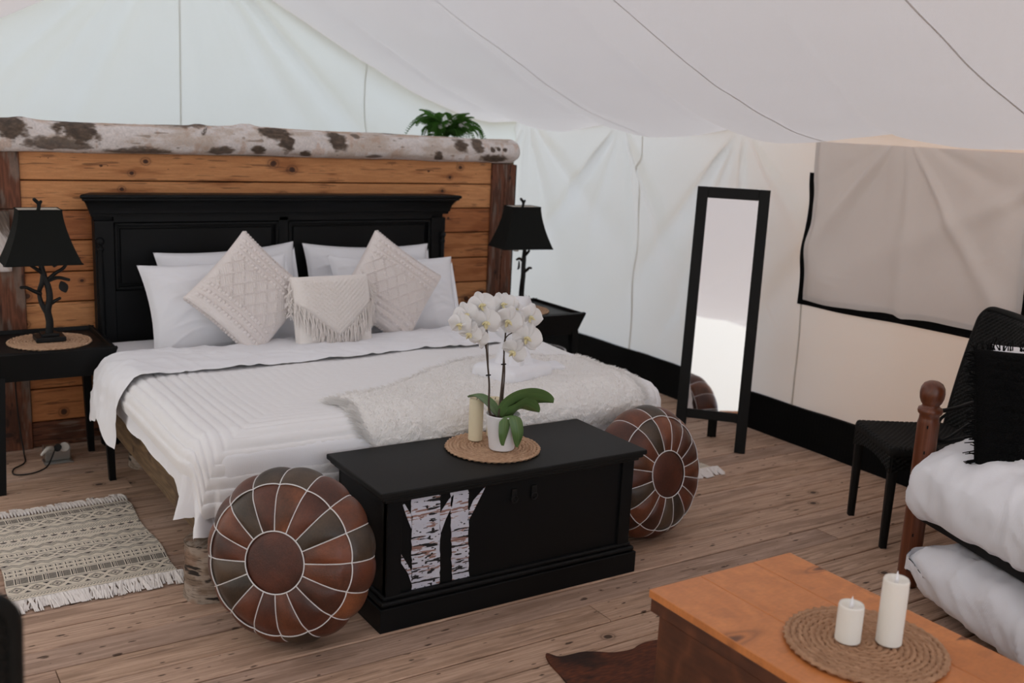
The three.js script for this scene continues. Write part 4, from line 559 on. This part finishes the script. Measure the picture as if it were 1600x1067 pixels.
// ---------------------------------------------------------------- leather poufs
{
  const p = thing('leather_pouf', 'brown patchwork leather pouf with white piping left of the black chest', 'pouf', [0, 0, 0], 0, 'brown leather poufs');
  const R = 0.272, r0 = 0.113, n = 16, zf = 0.105, f2 = (f) => Math.pow(Math.sin(Math.PI * f), 0.55);
  const front = (a, r) => { const f = ((a / (2 * Math.PI)) * n) % 1, q = (r - r0) / (R - r0), sc = 0.010 * f2((f + 1) % 1); return zf + 0.034 * (1 - q * q) + (q > 0 ? sc * Math.sin(Math.PI * clamp(q)) * 1.3 : 0) - 0.014 * Math.exp(-(((1 - q) / 0.12) ** 2)) + 0.003 * N3(r * 9 * Math.cos(a), r * 9 * Math.sin(a), 2); };
  const rim = (a) => { const f = (((a / (2 * Math.PI)) * n) % 1 + 1) % 1; return R + 0.005 * f2(f) - 0.002; };
  const pt = (a, r, z) => [r * Math.cos(a), r * Math.sin(a), z];
  const side = (a, v, k) => { const f = (((a / (2 * Math.PI)) * n) % 1 + 1) % 1; const b = Math.sin(Math.PI * v); return [rim(a) + 0.052 * Math.pow(b, 0.75) * (0.86 + 0.14 * f2(f)), mix(zf - 0.01, -zf + 0.01, v)]; };
  const cols = [0, 3, 1, 2, 1, 3, 0, 1, 3, 3, 1, 4, 0, 4, 1, 0];
  part('centre_panel', grid(48, 12, (u, v) => { const a = u * 2 * Math.PI, r = r0 * (1 - v); return pt(a, r, zf + 0.034 + 0.012 * (1 - (1 - v) ** 2) - 0.004 * Math.exp(-((v / 0.08) ** 2))); }, (u, v) => [0.5 + 0.3 * (1 - v) * Math.cos(u * 6.283), 0.5 + 0.3 * (1 - v) * Math.sin(u * 6.283)], true), M.leather[4], p);
  for (let i = 0; i < n; i++) { const a0 = i / n * 2 * Math.PI, da = 2 * Math.PI / n, ou = rnd(), ov = rnd();
    part('face_panel', grid(10, 14, (u, v) => { const a = a0 + da * mix(0.0001, 0.9999, u), r = mix(rim(a), r0, v); return pt(a, r, front(a, r)); }, (u, v) => [ou + u * 0.2, ov + v * 0.3]), M.leather[cols[i]], p);
    part('side_panel', grid(12, 20, (u, v) => { const a = a0 + da * mix(0.0001, 0.9999, u), [r, z] = side(a, 1 - v); return pt(a, r, z); }, (u, v) => [ou + u * 0.3, ov + v * 0.5]), M.leather[cols[(i + 5) % n]], p);
    const rad = []; for (let k = 0; k <= 10; k++) { const r = mix(R - 0.002, r0, k / 10); rad.push(pt(a0, r, front(a0 + 1e-4, r) + 0.0015)); } part('piping', tube(rad, 0.0021, 20, 6), M.piping, p);
    const sd = []; for (let k = 0; k <= 12; k++) { const [r, z] = side(a0 + 1e-4, k / 12); sd.push(pt(a0, r + 0.001, z)); } part('piping', tube(sd, 0.0021, 20, 6), M.piping, p);
  }
  const ring = (f, N) => { const q = []; for (let k = 0; k < N; k++) q.push(f(k / N * 2 * Math.PI)); return tube(q, 0.0025, N, 6, true); };
  part('piping', ring((a) => pt(a, rim(a) + 0.002, zf - 0.012), 192), M.piping, p); part('piping', ring((a) => pt(a, r0, front(a, r0) + 0.003), 64), M.piping, p); part('piping', ring((a) => pt(a, rim(a) + 0.002, -zf + 0.012), 192), M.piping, p);
  part('back_panel', grid(48, 8, (u, v) => { const a = -u * 2 * Math.PI, r = (R - 0.001) * (1 - v); return pt(a, r, -zf + 0.01 - 0.03 * (1 - (1 - v) ** 2)); }), M.leather[1], p);
  p.rotation.order = 'YXZ';
  p.position.set(1.152, 0.292, -2.985); p.rotation.set(-0.19, -0.80, 0.1); p.scale.setScalar(0.875);
  const q = dup(p, [2.785, 0.28, -3.15], null, 'brown patchwork leather pouf with white piping behind the right end of the chest'); q.rotation.order = 'YXZ'; q.rotation.set(-0.20, 0.12, 1.3); q.scale.set(0.86, 0.86, 0.86);
}

// ---------------------------------------------------------------- black chest with painted birches
{
  const c = thing('blanket_chest', 'black wooden blanket chest with white birch trunks painted on its front', 'chest', [1.965, 0, -3.085]);
  const B = M.black, zf = 0.200, W = 1.04;
  part('front_panel', mbox(W - 0.1, 0.37, 0.02, 0, 0.29, zf - 0.022), B, c);
  for (const s of [-1, 1]) { part('corner_stile', mbox(0.055, 0.40, 0.03, s * (W / 2 - 0.0275), 0.28, zf - 0.015, 0.003, 'y'), B, c); part('end_panel', mbox(0.02, 0.40, 0.39, s * (W / 2 - 0.01), 0.28, 0, 0.003, 'z'), B, c); }
  part('back_panel', mbox(W, 0.40, 0.02, 0, 0.28, -zf + 0.01), B, c);
  part('bottom_board', box(W - 0.05, 0.02, 0.38, 0, 0.07, 0), B, c);
  part('plinth', [mbox(W + 0.055, 0.085, 0.435, 0, 0.0425, 0, 0.003), mbox(W + 0.045, 0.02, 0.425, 0, 0.096, 0, 0.009), mbox(W + 0.022, 0.018, 0.405, 0, 0.113, 0, 0.008)], B, c);
  part('lid', [mbox(W + 0.075, 0.02, 0.455, 0, 0.490, 0, 0.005), mbox(W + 0.055, 0.014, 0.44, 0, 0.474, 0, 0.006), mbox(W + 0.03, 0.012, 0.42, 0, 0.461, 0, 0.005)], M.blackSoft, c);
  // painted trunks: thin layers of paint with their own outlines
  const ox = 1.965, P = (x, y) => [x - ox, y];
  const sh = (pts, u) => { const s = new THREE.Shape(); pts.forEach((q, i) => (i ? s.lineTo(...q) : s.moveTo(...q))); s.closePath(); const g = new THREE.ExtrudeGeometry(s, { depth: 0.0016, bevelEnabled: false }); const uv = g.attributes.uv, po = g.attributes.position; for (let i = 0; i < uv.count; i++) uv.setXY(i, po.getX(i) * 3.2 + u, po.getY(i) * 2.2); g.translate(0, 0, zf - 0.0118); return g; };
  const rag = (pts) => pts.map(([x, y]) => [x + rr(-0.0025, 0.0025), y]);
  const col = (l, r) => { const A = [], Bq = []; for (let i = 0; i <= 24; i++) { const t = i / 24; A.push([mix(l[0][0], l[1][0], t), mix(l[0][1], l[1][1], t)]); Bq.push([mix(r[0][0], r[1][0], t), mix(r[0][1], r[1][1], t)]); } return [...rag(A), ...rag(Bq).reverse()]; };
  part('painted_trunk', sh(col([P(1.549, 0.121), P(1.536, 0.45)], [P(1.657, 0.121), P(1.646, 0.449)]), 0.1), M.paint, c, 'thick white painted birch trunk');
  part('painted_trunk', sh(col([P(1.705, 0.123), P(1.686, 0.449)], [P(1.773, 0.123), P(1.756, 0.449)]), 0.55), M.paint, c, 'thin white painted birch trunk');
  for (const [pts, u] of [[[P(1.540, 0.345), P(1.541, 0.385), P(1.512, 0.437), P(1.504, 0.435), P(1.520, 0.39)], 0.2], [[P(1.546, 0.150), P(1.548, 0.185), P(1.500, 0.262), P(1.462, 0.320), P(1.490, 0.25), P(1.53, 0.185)], 0.3], [[P(1.655, 0.31), P(1.670, 0.355), P(1.695, 0.40), P(1.70, 0.44), P(1.682, 0.425), P(1.647, 0.38), P(1.65, 0.34)], 0.7], [[P(1.762, 0.33), P(1.785, 0.375), P(1.826, 0.447), P(1.820, 0.447), P(1.78, 0.405), P(1.762, 0.365)], 0.9]]) part('painted_branch', sh(rag(pts), u), M.paint, c);
  for (const x of [0.0, 0.085]) part('latch', [box(0.022, 0.045, 0.008, x - 0.02, 0.40, zf - 0.008, 0.003), new THREE.TorusGeometry(0.012, 0.003, 8, 20).translate(x - 0.02, 0.384, zf - 0.003)], M.iron, c);
}
{ // orchid
  const o = thing('potted_orchid', 'white moth orchid in a white pot on the black chest', 'orchid', [1.992, 0.516, -3.062]);
  part('pot', lathe([[0, 0], [0.044, 0], [0.047, 0.004], [0.063, 0.128], [0.064, 0.132], [0.0625, 0.134], [0.059, 0.131], [0.056, 0.11], [0, 0.11]], 40), M.ceramic, o);
  part('bark_mulch', grid(24, 6, (u, v) => { const a = u * 6.2832, r = 0.057 * (1 - v); return [r * Math.cos(a), 0.115 + 0.006 * N3(r * 90 * Math.cos(a), r * 90 * Math.sin(a)), -r * Math.sin(a)]; }, undefined, true), M.soil, o);
  const L = (x, y, z = -3.062) => V(x - 1.992, y - 0.516, z + 3.062);
  const leaf = (pts, w, twist = 0, sv) => { const c = new THREE.CatmullRomCurve3(pts); const top = grid(12, 28, (u, v) => { const p = c.getPointAt(v), t = c.getTangentAt(v), s = t.clone().cross(V(0, 0, 1)).length() > 0.2 ? V(0, 0, 1) : V(1, 0, 0); const side = sv ? V(...sv) : t.clone().cross(V(0, 1, 0)); if (side.lengthSq() < 0.05) side.set(1, 0, 0); side.normalize().applyAxisAngle(t, twist); const nn = side.clone().cross(t).normalize(), ww = w * Math.pow(Math.sin(Math.PI * Math.min(0.98, 0.10 + 0.88 * v)), 0.62), e = u * 2 - 1; return p.clone().addScaledVector(side, ww * e).addScaledVector(nn, 0.25 * w * Math.abs(e) ** 1.5 - 0.02 * w).toArray(); }); const b = flip(top.clone()); b.translate(0, -0.0012, -0.0008); return join([top, b]); };
  part('leaf', leaf([L(1.985, 0.640, -3.05), L(1.968, 0.652, -3.005), L(1.955, 0.61, -2.985), L(1.952, 0.555, -2.985)], 0.030, 0, [1, 0.1, -0.25]), M.leaf, o);
  part('leaf', leaf([L(1.995, 0.640, -3.05), L(2.0, 0.655, -3.0), L(2.008, 0.60, -2.98), L(2.012, 0.540, -2.985)], 0.027, 0, [1, -0.1, 0.1]), M.leaf, o);
  part('leaf', leaf([L(1.99, 0.635), L(2.02, 0.685, -3.05), L(2.075, 0.70, -3.04), L(2.14, 0.695, -3.03), L(2.185, 0.680, -3.02)], 0.05, -0.95), M.leaf, o);
  part('leaf', leaf([L(2.0, 0.635, -3.07), L(2.03, 0.655, -3.05), L(2.08, 0.675, -3.05), L(2.145, 0.640, -3.05)], 0.036, -0.9), M.leaf, o);
  part('leaf', leaf([L(1.985, 0.63, -3.08), L(1.97, 0.67, -3.12), L(1.95, 0.69, -3.17), L(1.93, 0.68, -3.21)], 0.03, 0), M.leaf, o);
  const stems = [[L(1.965, 0.62), L(1.934, 0.66), L(1.926, 0.769), L(1.909, 0.889), L(1.903, 0.96), L(1.901, 0.99), L(1.87, 0.99, -3.05), L(1.83, 1.005, -3.04), L(1.80, 0.985, -3.03)], [L(1.97, 0.62), L(1.976, 0.692), L(1.982, 0.788), L(1.984, 0.894), L(1.985, 0.965), L(1.975, 1.01), L(1.995, 1.035), L(2.03, 1.015, -3.04)]];
  for (const s of stems) part('flower_stem', taper(s, (t) => mix(0.0042, 0.0022, t), 50, 8), M.stem, o);
  part('flower_stem', taper([L(1.985, 0.66), L(1.99, 0.80), L(1.986, 0.93), L(2.01, 0.955, -3.04), L(2.05, 0.93, -3.03)], (t) => mix(0.003, 0.002, t), 30, 6), M.stem, o);
  part('flower_stem', taper([L(1.905, 0.90), L(1.89, 0.945, -3.05), L(1.87, 0.985, -3.04)], () => 0.002, 12, 6), M.stem, o);
  part('support_stake', [taper([L(1.955, 0.62, -3.066), L(1.945, 0.99, -3.07)].map((v, i) => V(mix(-0.052, -0.082, i), i ? 0.48 : 0.1, -0.006)), () => 0.0016, 4, 6), taper([V(-0.005, 0.1, -0.006), V(-0.004, 0.45, -0.006)], () => 0.0016, 4, 6)], M.stem, o);
  for (const [x, y] of [[1.921, 0.80], [1.984, 0.835], [1.902, 0.985], [1.985, 0.965]]) part('stem_clip', new THREE.TorusGeometry(0.007, 0.003, 6, 14).rotateX(1.3).translate(x - 1.992, y - 0.516, 0).scale(1, 1, 1), M.cord, o);
  // flower: three sepals behind two round petals, lip in the middle; faces +z
  const petal = (l, w, a, z, cup) => { const g = grid(10, 12, (u, v) => { const e = u * 2 - 1, ww = w * Math.pow(Math.sin(Math.PI * Math.min(0.97, 0.07 + 0.90 * v)), 0.6), x = e * ww, y = l * v; return [x, y, z + cup * (v * v) + 0.005 * Math.sin(e * 2.5) - 0.006 * e * e]; }); g.rotateZ(a); return g; };
  const big = (a) => petal(0.046, 0.031, a, 0.004, 0.006), sep = (a, l = 0.046) => petal(l, 0.018, a, 0, -0.004);
  const bloom = join([sep(0), sep(2.2), sep(-2.2), big(1.35), big(-1.35)]);
  const lip = join([new THREE.SphereGeometry(0.0065, 10, 8).scale(1, 0.8, 1.2).translate(0, 0.0, 0.011), petal(0.02, 0.007, Math.PI, 0.012, 0.004), petal(0.013, 0.005, 1.9, 0.012, 0.01), petal(0.013, 0.005, -1.9, 0.012, 0.01)]);
  const bud = new THREE.SphereGeometry(0.011, 12, 10).scale(0.85, 1.25, 0.85);
  const FL = [[1.800, 1.035, -3.03, -0.3, 0.1, 0.95], [1.773, 1.006, -3.02, -0.7, -0.1, 0.9], [1.860, 1.064, -3.03, 0.0, 0.3, 1.05], [1.862, 1.010, -3.0, -0.1, 0.0, 1.1], [1.80, 0.975, -3.0, -0.5, -0.3, 0.9], [1.828, 0.962, -2.99, -0.3, -0.3, 0.8], [1.945, 1.062, -3.03, 0.5, 0.4, 0.95], [1.975, 1.058, -3.04, 0.9, 0.2, 0.9], [1.952, 1.010, -3.0, 0.2, -0.1, 1.1], [1.985, 1.0, -3.02, -0.6, 0.2, 1.0], [2.046, 1.018, -3.0, 0.6, 0.0, 1.0], [2.015, 1.035, -3.05, 0.9, 0.3, 0.85], [2.030, 0.945, -2.99, 0.1, 0.05, 1.15], [1.992, 0.895, -3.01, -0.7, -0.4, 1.0], [2.075, 0.925, -3.03, 0.7, -0.2, 0.9], [1.905, 1.03, -3.06, 0.1, 0.2, 1.0]];
  for (const [x, y, z, ry, rx, s] of FL) { const f = part('flower', bloom, M.petal, o); f.position.set(x - 1.992, y - 0.516, z + 3.062); f.rotation.set(-rx, -0.45 + ry * 0.6, rr(-0.4, 0.4)); f.scale.setScalar(s * 1.05); part('lip', lip, M.lip, f); }
  for (const [x, y, z] of [[1.848, 0.93, -3.0], [1.835, 1.0, -3.04]]) { const f = part('bud', bud, M.petal, o); f.position.set(x - 1.992, y - 0.516, z + 3.062); }
}
// ---------------------------------------------------------------- candles
function candle(label, x, y, z, r, h, m, led, group) {
  const c = thing('pillar_candle', label, 'candle', [x, y, z], 0, group);
  part('wax', lathe([[0, 0], [r - 0.002, 0], [r, 0.002], [r, h - 0.006], [r - 0.002, h], [r - 0.005, h - 0.002], [r * 0.6, h - 0.010], [0, h - 0.012]].map(([a, b]) => [Math.max(a, 0), b]), 40), m, c);
  if (led) part('flame_tip', lathe([[0.0001, h - 0.013], [0.006, h - 0.012], [0.0065, h - 0.002], [0.004, h + 0.010], [0.0012, h + 0.018], [0, h + 0.021]], 16).scale(1, 1, 0.6), M.flameTip, c, 'white plastic flame');
  else part('wick', taper([[0, h - 0.013, 0], [0.001, h - 0.004, 0], [0.003, h + 0.001, 0]], () => 0.0012, 6, 6), M.wick, c);
  return c;
}
candle('ivory pillar candle left of the orchid pot', 1.957, 0.516, -3.193, 0.027, 0.162, M.wax, false, 'ivory candles behind the orchid');
candle('ivory pillar candle hidden behind the orchid pot', 2.045, 0.516, -3.205, 0.027, 0.150, M.wax, false, 'ivory candles behind the orchid');
candle('short white flameless candle on the trunk mat', 2.047, 0.468, -1.517, 0.0315, 0.098, M.waxWhite, true, 'white flameless candles');
candle('tall white flameless candle on the trunk mat', 2.131, 0.468, -1.459, 0.0315, 0.172, M.waxWhite, true, 'white flameless candles');

// ---------------------------------------------------------------- standing mirror
{
  const m = thing('floor_mirror', 'tall black-framed floor mirror leaning beside the right canvas wall', 'mirror', [3.883, 0.003, -3.906]);
  m.rotation.order = 'YXZ'; m.rotation.set(-0.172, -0.815, 0);
  const W = 0.385, H = 1.415, s = 0.058;
  for (const k of [-1, 1]) part('frame_stile', mbox(s, H, 0.024, k * (W - s) / 2, H / 2, 0, 0.003, 'y'), M.blackSoft, m);
  part('frame_rail', mbox(W - 2 * s, s, 0.024, 0, H - s / 2, 0, 0.003), M.blackSoft, m); part('frame_rail', mbox(W - 2 * s, 0.05, 0.024, 0, 0.185, 0, 0.003), M.blackSoft, m);
  part('mirror_glass', new THREE.BoxGeometry(W - 2 * s + 0.004, H - s - 0.21 + 0.004, 0.004).translate(0, (H - s + 0.21) / 2, -0.002), M.mirror, m);
  part('backing_board', box(W - 2 * s + 0.03, H - 0.22, 0.006, 0, 0.81, -0.014), M.blackSoft, m);
  part('support_leg', new THREE.BoxGeometry(0.05, 1.0, 0.014).translate(0, -0.5, 0).rotateX(0.24).translate(0, 0.995, -0.022), M.blackSoft, m);
}
// ---------------------------------------------------------------- wicker chairs
{
  const c = thing('wicker_chair', 'black wicker dining chair by the right canvas wall behind the daybed', 'chair', [3.892, 0, -2.632], -2.095, 'black wicker chairs');
  const wk = (x, y) => 0.002 * Math.sin(x / 0.0048) * Math.sign(Math.sin(Math.PI * y / 0.011)) + 0.0026 * Math.abs(Math.sin(Math.PI * y / 0.011));
  const seat = puff(0.42, 0.05, 0.45, 0.02, [150, 6, 120], (p, n) => (n.y > 0.5 ? wk(p.x, p.z) * 1 - 0.012 * (1 - (p.x / 0.21) ** 2) * (1 - (p.z / 0.22) ** 2) : 0)).translate(0, 0.425, 0);
  part('seat', seat, M.wicker, c);
  for (const s of [0, 1, 2, 3]) { const w = s % 2 ? 0.43 : 0.40; const g = grid(120, 30, (u, v) => { const x = (u - 0.5) * w, y = mix(0.335 + 0.035 * (1 - (2 * u - 1) ** 2) * 1.0, 0.42, v); return [x, y, (s % 2 ? 0.203 : 0.218) + wk(x, y) + 0.002]; }); g.rotateY(s * Math.PI / 2); const b = flip(g.clone()); part('seat_apron', join([g, b]), M.wicker, c); }
  for (const sx of [-1, 1]) { part('leg', new THREE.CylinderGeometry(0.024, 0.018, 0.42, 4, 1).rotateY(Math.PI / 4).translate(sx * 0.185, 0.21, 0.2), M.blackSoft, c); part('leg', new THREE.CylinderGeometry(0.024, 0.018, 0.43, 4, 1).rotateY(Math.PI / 4).rotateX(0.12).translate(sx * 0.185, 0.21, -0.215), M.blackSoft, c); }
  const zb = (y) => -0.20 - 0.10 * Math.pow(clamp((y - 0.42) / 0.55), 1.3), hw = (y) => 0.205 + 0.006 * sstep(0.42, 0.8, y);
  const rc = 0.065, face = (s) => grid(130, 150, (u, v) => { const y = mix(0.40, 0.985, v); let w = hw(y); const t = (y - (0.985 - rc)) / rc; if (t > 0) w -= rc * (1 - Math.sqrt(Math.max(0, 1 - t * t))); const e = u * 2 - 1, x = e * w, curve = -0.03 * (1 - e * e), round = 0.018 * Math.pow(Math.abs(e), 10); return [x, y, zb(y) + curve + s * (0.022 - round * 1.1 - 0.016 * Math.pow(sstep(0.955, 0.985, y), 2)) + s * wk(x, y)]; });
  part('backrest', join([face(1), flip(face(-1))]), M.wicker, c);
  part('backrest_edge', [-1, 1].map((s) => { const q = []; for (let k = 0; k <= 24; k++) { const y = mix(0.40, 0.985 - rc, k / 24); q.push([s * hw(y), y, zb(y)]); } for (let k = 1; k <= 8; k++) { const a = k / 8 * Math.PI / 2, y = 0.985 - rc + rc * Math.sin(a), x = hw(y) - rc * (1 - Math.cos(a)); q.push([s * x, y, zb(y) - 0.03 * (1 - (x / hw(y)) ** 2)]); } for (let k = 1; k <= 6; k++) { const x = (hw(0.98) - rc) * (1 - k / 6); q.push([s * x, 0.985, zb(0.985) - 0.03 * (1 - (x / 0.21) ** 2)]); } return tube(q, 0.016, 70, 8); }), M.wicker, c);
  dup(c, [-0.036, 0, -1.885], Math.PI + 0.0, 'black wicker chair in the near left corner, only its rounded back edge showing');
}
// ---------------------------------------------------------------- daybed with two stacked duvet-covered mattresses
{
  const A = -0.3142, O = [3.402, 0, -2.285];
  const d = thing('daybed', 'wooden-post daybed with black metal rails and scrolled arm on the right', 'daybed', O, A);
  const post = lathe([[0, 0], [0.036, 0], [0.040, 0.01], [0.040, 0.66], [0.0365, 0.675], [0.036, 0.69], [0.043, 0.697], [0.0455, 0.707], [0.043, 0.717], [0.033, 0.722], [0.031, 0.73], [0.037, 0.738], [0.0435, 0.755], [0.0455, 0.775], [0.043, 0.795], [0.034, 0.811], [0.018, 0.82], [0, 0.822]], 36);
  const pu = post.attributes.uv; for (let i = 0; i < pu.count; i++) pu.setXY(i, pu.getY(i) * 0.8, pu.getX(i));
  for (const [x, z] of [[0, 0], [0.86, 0], [0, 2.0], [0.86, 2.0]]) { const m = part('post', post, M.cherry, d); m.position.set(x, 0, z); m.rotation.y = x + z; for (const y of [0.40, 0.55, 0.65]) part('bolt_hole', new THREE.CylinderGeometry(0.0065, 0.0065, 0.004, 12).rotateZ(Math.PI / 2).rotateY(-0.9).translate(-0.0385 * Math.cos(0.9), y - (y === 0.4 ? 0.18 : 0), 0.0385 * Math.sin(-0.9) * -1), M.gap, m); }
  for (const x of [0, 0.86]) part('side_rail', box(0.03, 0.06, 1.93, x, 0.315, 1.0), M.iron, d);
  for (const z of [0, 2.0]) part('end_rail', box(0.80, 0.05, 0.025, 0.43, 0.32, z), M.iron, d);
  for (let i = 0; i < 6; i++) part('slat', box(0.84, 0.012, 0.06, 0.43, 0.345, 0.2 + i * 0.32), M.iron, d);
  for (const z of [0, 2.0]) {
    part('arm_bar', tube([[0.03, 0.702, z], [0.10, 0.71, z], [0.2, 0.737, z], [0.32, 0.785, z], [0.43, 0.80, z], [0.54, 0.785, z], [0.66, 0.737, z], [0.76, 0.71, z], [0.83, 0.702, z]], 0.009, 50, 8), M.iron, d);
    part('arm_bar', tube([[0.03, 0.575, z], [0.10, 0.58, z], [0.25, 0.605, z], [0.43, 0.63, z], [0.61, 0.605, z], [0.76, 0.58, z], [0.83, 0.575, z]], 0.008, 40, 8), M.iron, d);
    for (const s of [1, -1]) { const q = (x, y) => [0.43 + s * (x - 0.43), y, z]; part('arm_scroll', tube([q(0.075, 0.69), q(0.05, 0.67), q(0.042, 0.62), q(0.06, 0.59), q(0.095, 0.595), q(0.16, 0.635), q(0.25, 0.69), q(0.31, 0.74)], 0.006, 50, 8), M.iron, d); }
  }
  const place = (o) => { o.position.set(...O); o.rotation.y = A; return o; };
  const wr = (p, n, k) => 0.013 * Math.pow(1 - Math.abs(N3(p.z * 6 + 1.5 * N3(p.x * 3, p.y * 3 + k), p.x * 1.7 + p.y * 1.7 + k)), 4) + 0.006 * Math.pow(1 - Math.abs(N3(p.z * 13 + p.x * 5, p.x * 3 + p.y * 5 + k)), 4) + 0.006 * wrinkle(p.x * 1.1 + k, p.z * 0.7 + p.y + k, 1) + 0.018 * N3(p.x * 2.4 + k, p.y * 3, p.z * 2.4) + 0.002 * N3(p.x * 9, p.y * 9, p.z * 9 + k);
  const up = place(thing('seat_mattress', 'upper white duvet-covered mattress resting on the daybed seat', 'mattress', O, A, 'duvet-covered daybed mattresses'));
  part('duvet_cover', puff(1.0, 0.225, 1.93, 0.095, [70, 22, 130], (p, n) => V(0, -0.05 * sstep(-0.25, -0.5, p.x) + 0.02 * sstep(0.4, -0.4, p.x), 0).addScaledVector(n, wr(p, n, 0) * 1.1 - 0.006)).translate(0.385, 0.475, 1.0), M.white, up);
  const lo = place(thing('trundle_mattress', 'lower white duvet-covered mattress tucked under the daybed', 'mattress', O, A, 'duvet-covered daybed mattresses'));
  part('duvet_cover', puff(0.98, 0.215, 1.84, 0.1, [70, 24, 130], (p, n) => V(0, 0.05 * sstep(0.7, 0.9, -p.z) * (p.y < 0 ? 1 : -0.4), 0).addScaledVector(n, wr(p, n, 5) * 1.2 - 0.008)).translate(0.335, 0.16, 1.03), M.white, lo);
  part('trundle_board', box(0.86, 0.025, 1.7, 0.42, 0.038, 1.06), M.iron, lo); for (const [x, z] of [[0.05, 0.4], [0.8, 0.4], [0.05, 1.75], [0.8, 1.75]]) part('caster', [new THREE.CylinderGeometry(0.013, 0.013, 0.012, 14).rotateZ(Math.PI / 2).translate(x, 0.013, z)], M.cord, lo);
  // black fringed cushion against the far arm
  const cu = place(thing('black_cushion', 'shaggy black square cushion with fringed edges on the daybed', 'cushion', O, A)); const body = new THREE.Group();
  const cg = pillow(0.50, 0.46, 0.20, 110, (u, v, s) => 0.010 * Math.pow(Math.abs(Math.sin(Math.PI * v * 6 + 0.3 * Math.sin(u * 9))), 0.7) + 0.007 * N3(u * 22, v * 22, s) + 0.004 * N3(u * 50, v * 50, s), 0.04, 0.42);
  const T = (g) => g.rotateX(-0.33).rotateY(-0.25).translate(0.265, 0.76, 0.265);
  part('cover', T(cg), M.blackFur, cu);
  const fr = []; for (let i = 0; i < 420; i++) { const s = i % 4, t = rr(-1, 1), b = s === 0 ? [t * 0.25, 0.225] : s === 1 ? [t * 0.25, -0.225] : s === 2 ? [0.245, t * 0.23] : [-0.245, t * 0.23], o2 = s === 0 ? [0, 1] : s === 1 ? [0, -1] : s === 2 ? [1, 0] : [-1, 0], L2 = rr(0.015, 0.035), j = rr(-0.012, 0.012); fr.push([[b[0], b[1], rr(-0.01, 0.01), 1], [b[0] + o2[0] * L2 + j, b[1] + o2[1] * L2 + j, rr(-0.015, 0.015), 0.6]]); }
  part('fringe', T(strands(fr, 0.003)), M.blackFur, cu, null, 'stuff');
  const wp = place(thing('pillow', 'white pillow corner showing behind the black cushion on the daybed', 'pillow', O, A)); part('pillow_case', pillow(0.62, 0.46, 0.17, 40, (u, v, s) => 0.004 * N3(u * 3, v * 3, s)).rotateX(-0.3).translate(0.52, 0.745, 0.085), M.white, wp);
}
// ---------------------------------------------------------------- low trunk table and cowhide
{
  const t = thing('wooden_trunk', 'orange-brown wooden trunk used as a low coffee table', 'trunk', [2.09, 0, -1.40]);
  const W = 0.56, L = 1.2;
  for (let i = 0; i < 3; i++) { const ws = [0.19, 0.21, 0.16], x = -W / 2 + ws.slice(0, i).reduce((a, b) => a + b, 0) + ws[i] / 2; part('lid_board', mbox(ws[i] - 0.0006, 0.024, L, x, 0.438, 0, 0.003, 'z'), M.tableTop, t); }
  part('lid_lip', [mbox(0.014, 0.04, L - 0.01, -W / 2 + 0.012, 0.405, 0, 0.004, 'z'), mbox(0.014, 0.04, L - 0.01, W / 2 - 0.012, 0.405, 0, 0.004, 'z'), mbox(W - 0.04, 0.04, 0.014, 0, 0.405, -L / 2 + 0.012, 0.004, 'x'), mbox(W - 0.04, 0.04, 0.014, 0, 0.405, L / 2 - 0.012, 0.004, 'x')], M.tableSide, t);
  for (const s of [-1, 1]) { part('side_panel', mbox(0.02, 0.38, L - 0.06, s * (W / 2 - 0.028), 0.205, 0, 0.003, 'z'), M.tableSide, t); part('end_panel', mbox(W - 0.06, 0.38, 0.02, 0, 0.205, s * (L / 2 - 0.035), 0.003, 'x'), M.tableSide, t); }
  part('bottom_board', box(W - 0.07, 0.02, L - 0.08, 0, 0.03, 0), M.tableSide, t);
  const h = [[1.838, -2.495], [1.86, -2.46], [1.90, -2.452], [1.945, -2.448], [1.985, -2.43], [2.03, -2.40], [2.07, -2.388], [2.11, -2.385], [2.14, -2.395], [2.18, -2.40], [2.26, -2.38], [2.40, -2.2], [2.5, -1.9], [2.42, -1.5], [2.5, -1.1], [2.40, -0.7], [2.1, -0.6], [1.85, -0.7], [1.68, -1.0], [1.74, -1.4], [1.62, -1.8], [1.68, -2.05], [1.76, -2.2], [1.80, -2.36], [1.815, -2.45]];
  const c = new THREE.SplineCurve(h.map(([x, z]) => new THREE.Vector2(x, -z))); c.closed = true; const pts = []; { const P = [...h, h[0], h[1], h[2]].map(([x, z]) => V(x, -z, 0)); const cc = new THREE.CatmullRomCurve3(h.map(([x, z]) => V(x, -z, 0)), true); for (let i = 0; i < 160; i++) { const p = cc.getPoint(i / 160); pts.push(new THREE.Vector2(p.x, p.y)); } }
  const g = new THREE.ExtrudeGeometry(new THREE.Shape(pts), { depth: 0.004, bevelEnabled: true, bevelSize: 0.0015, bevelThickness: 0.0015, bevelSegments: 2 }); g.rotateX(-Math.PI / 2); g.translate(0, 0.0015, 0);
  solo('cowhide_rug', g, M.hide, 'dark brown cowhide rug on the deck under the wooden trunk', 'rug');
}

// ---------------------------------------------------------------- render
const renderer = new THREE.WebGLRenderer({ antialias: true });
renderer.toneMapping = THREE.LinearToneMapping;
renderer.toneMappingExposure = EXPOSURE;
renderer.shadowMap.enabled = true; renderer.shadowMap.type = THREE.PCFSoftShadowMap;
renderer.render(scene, camera);
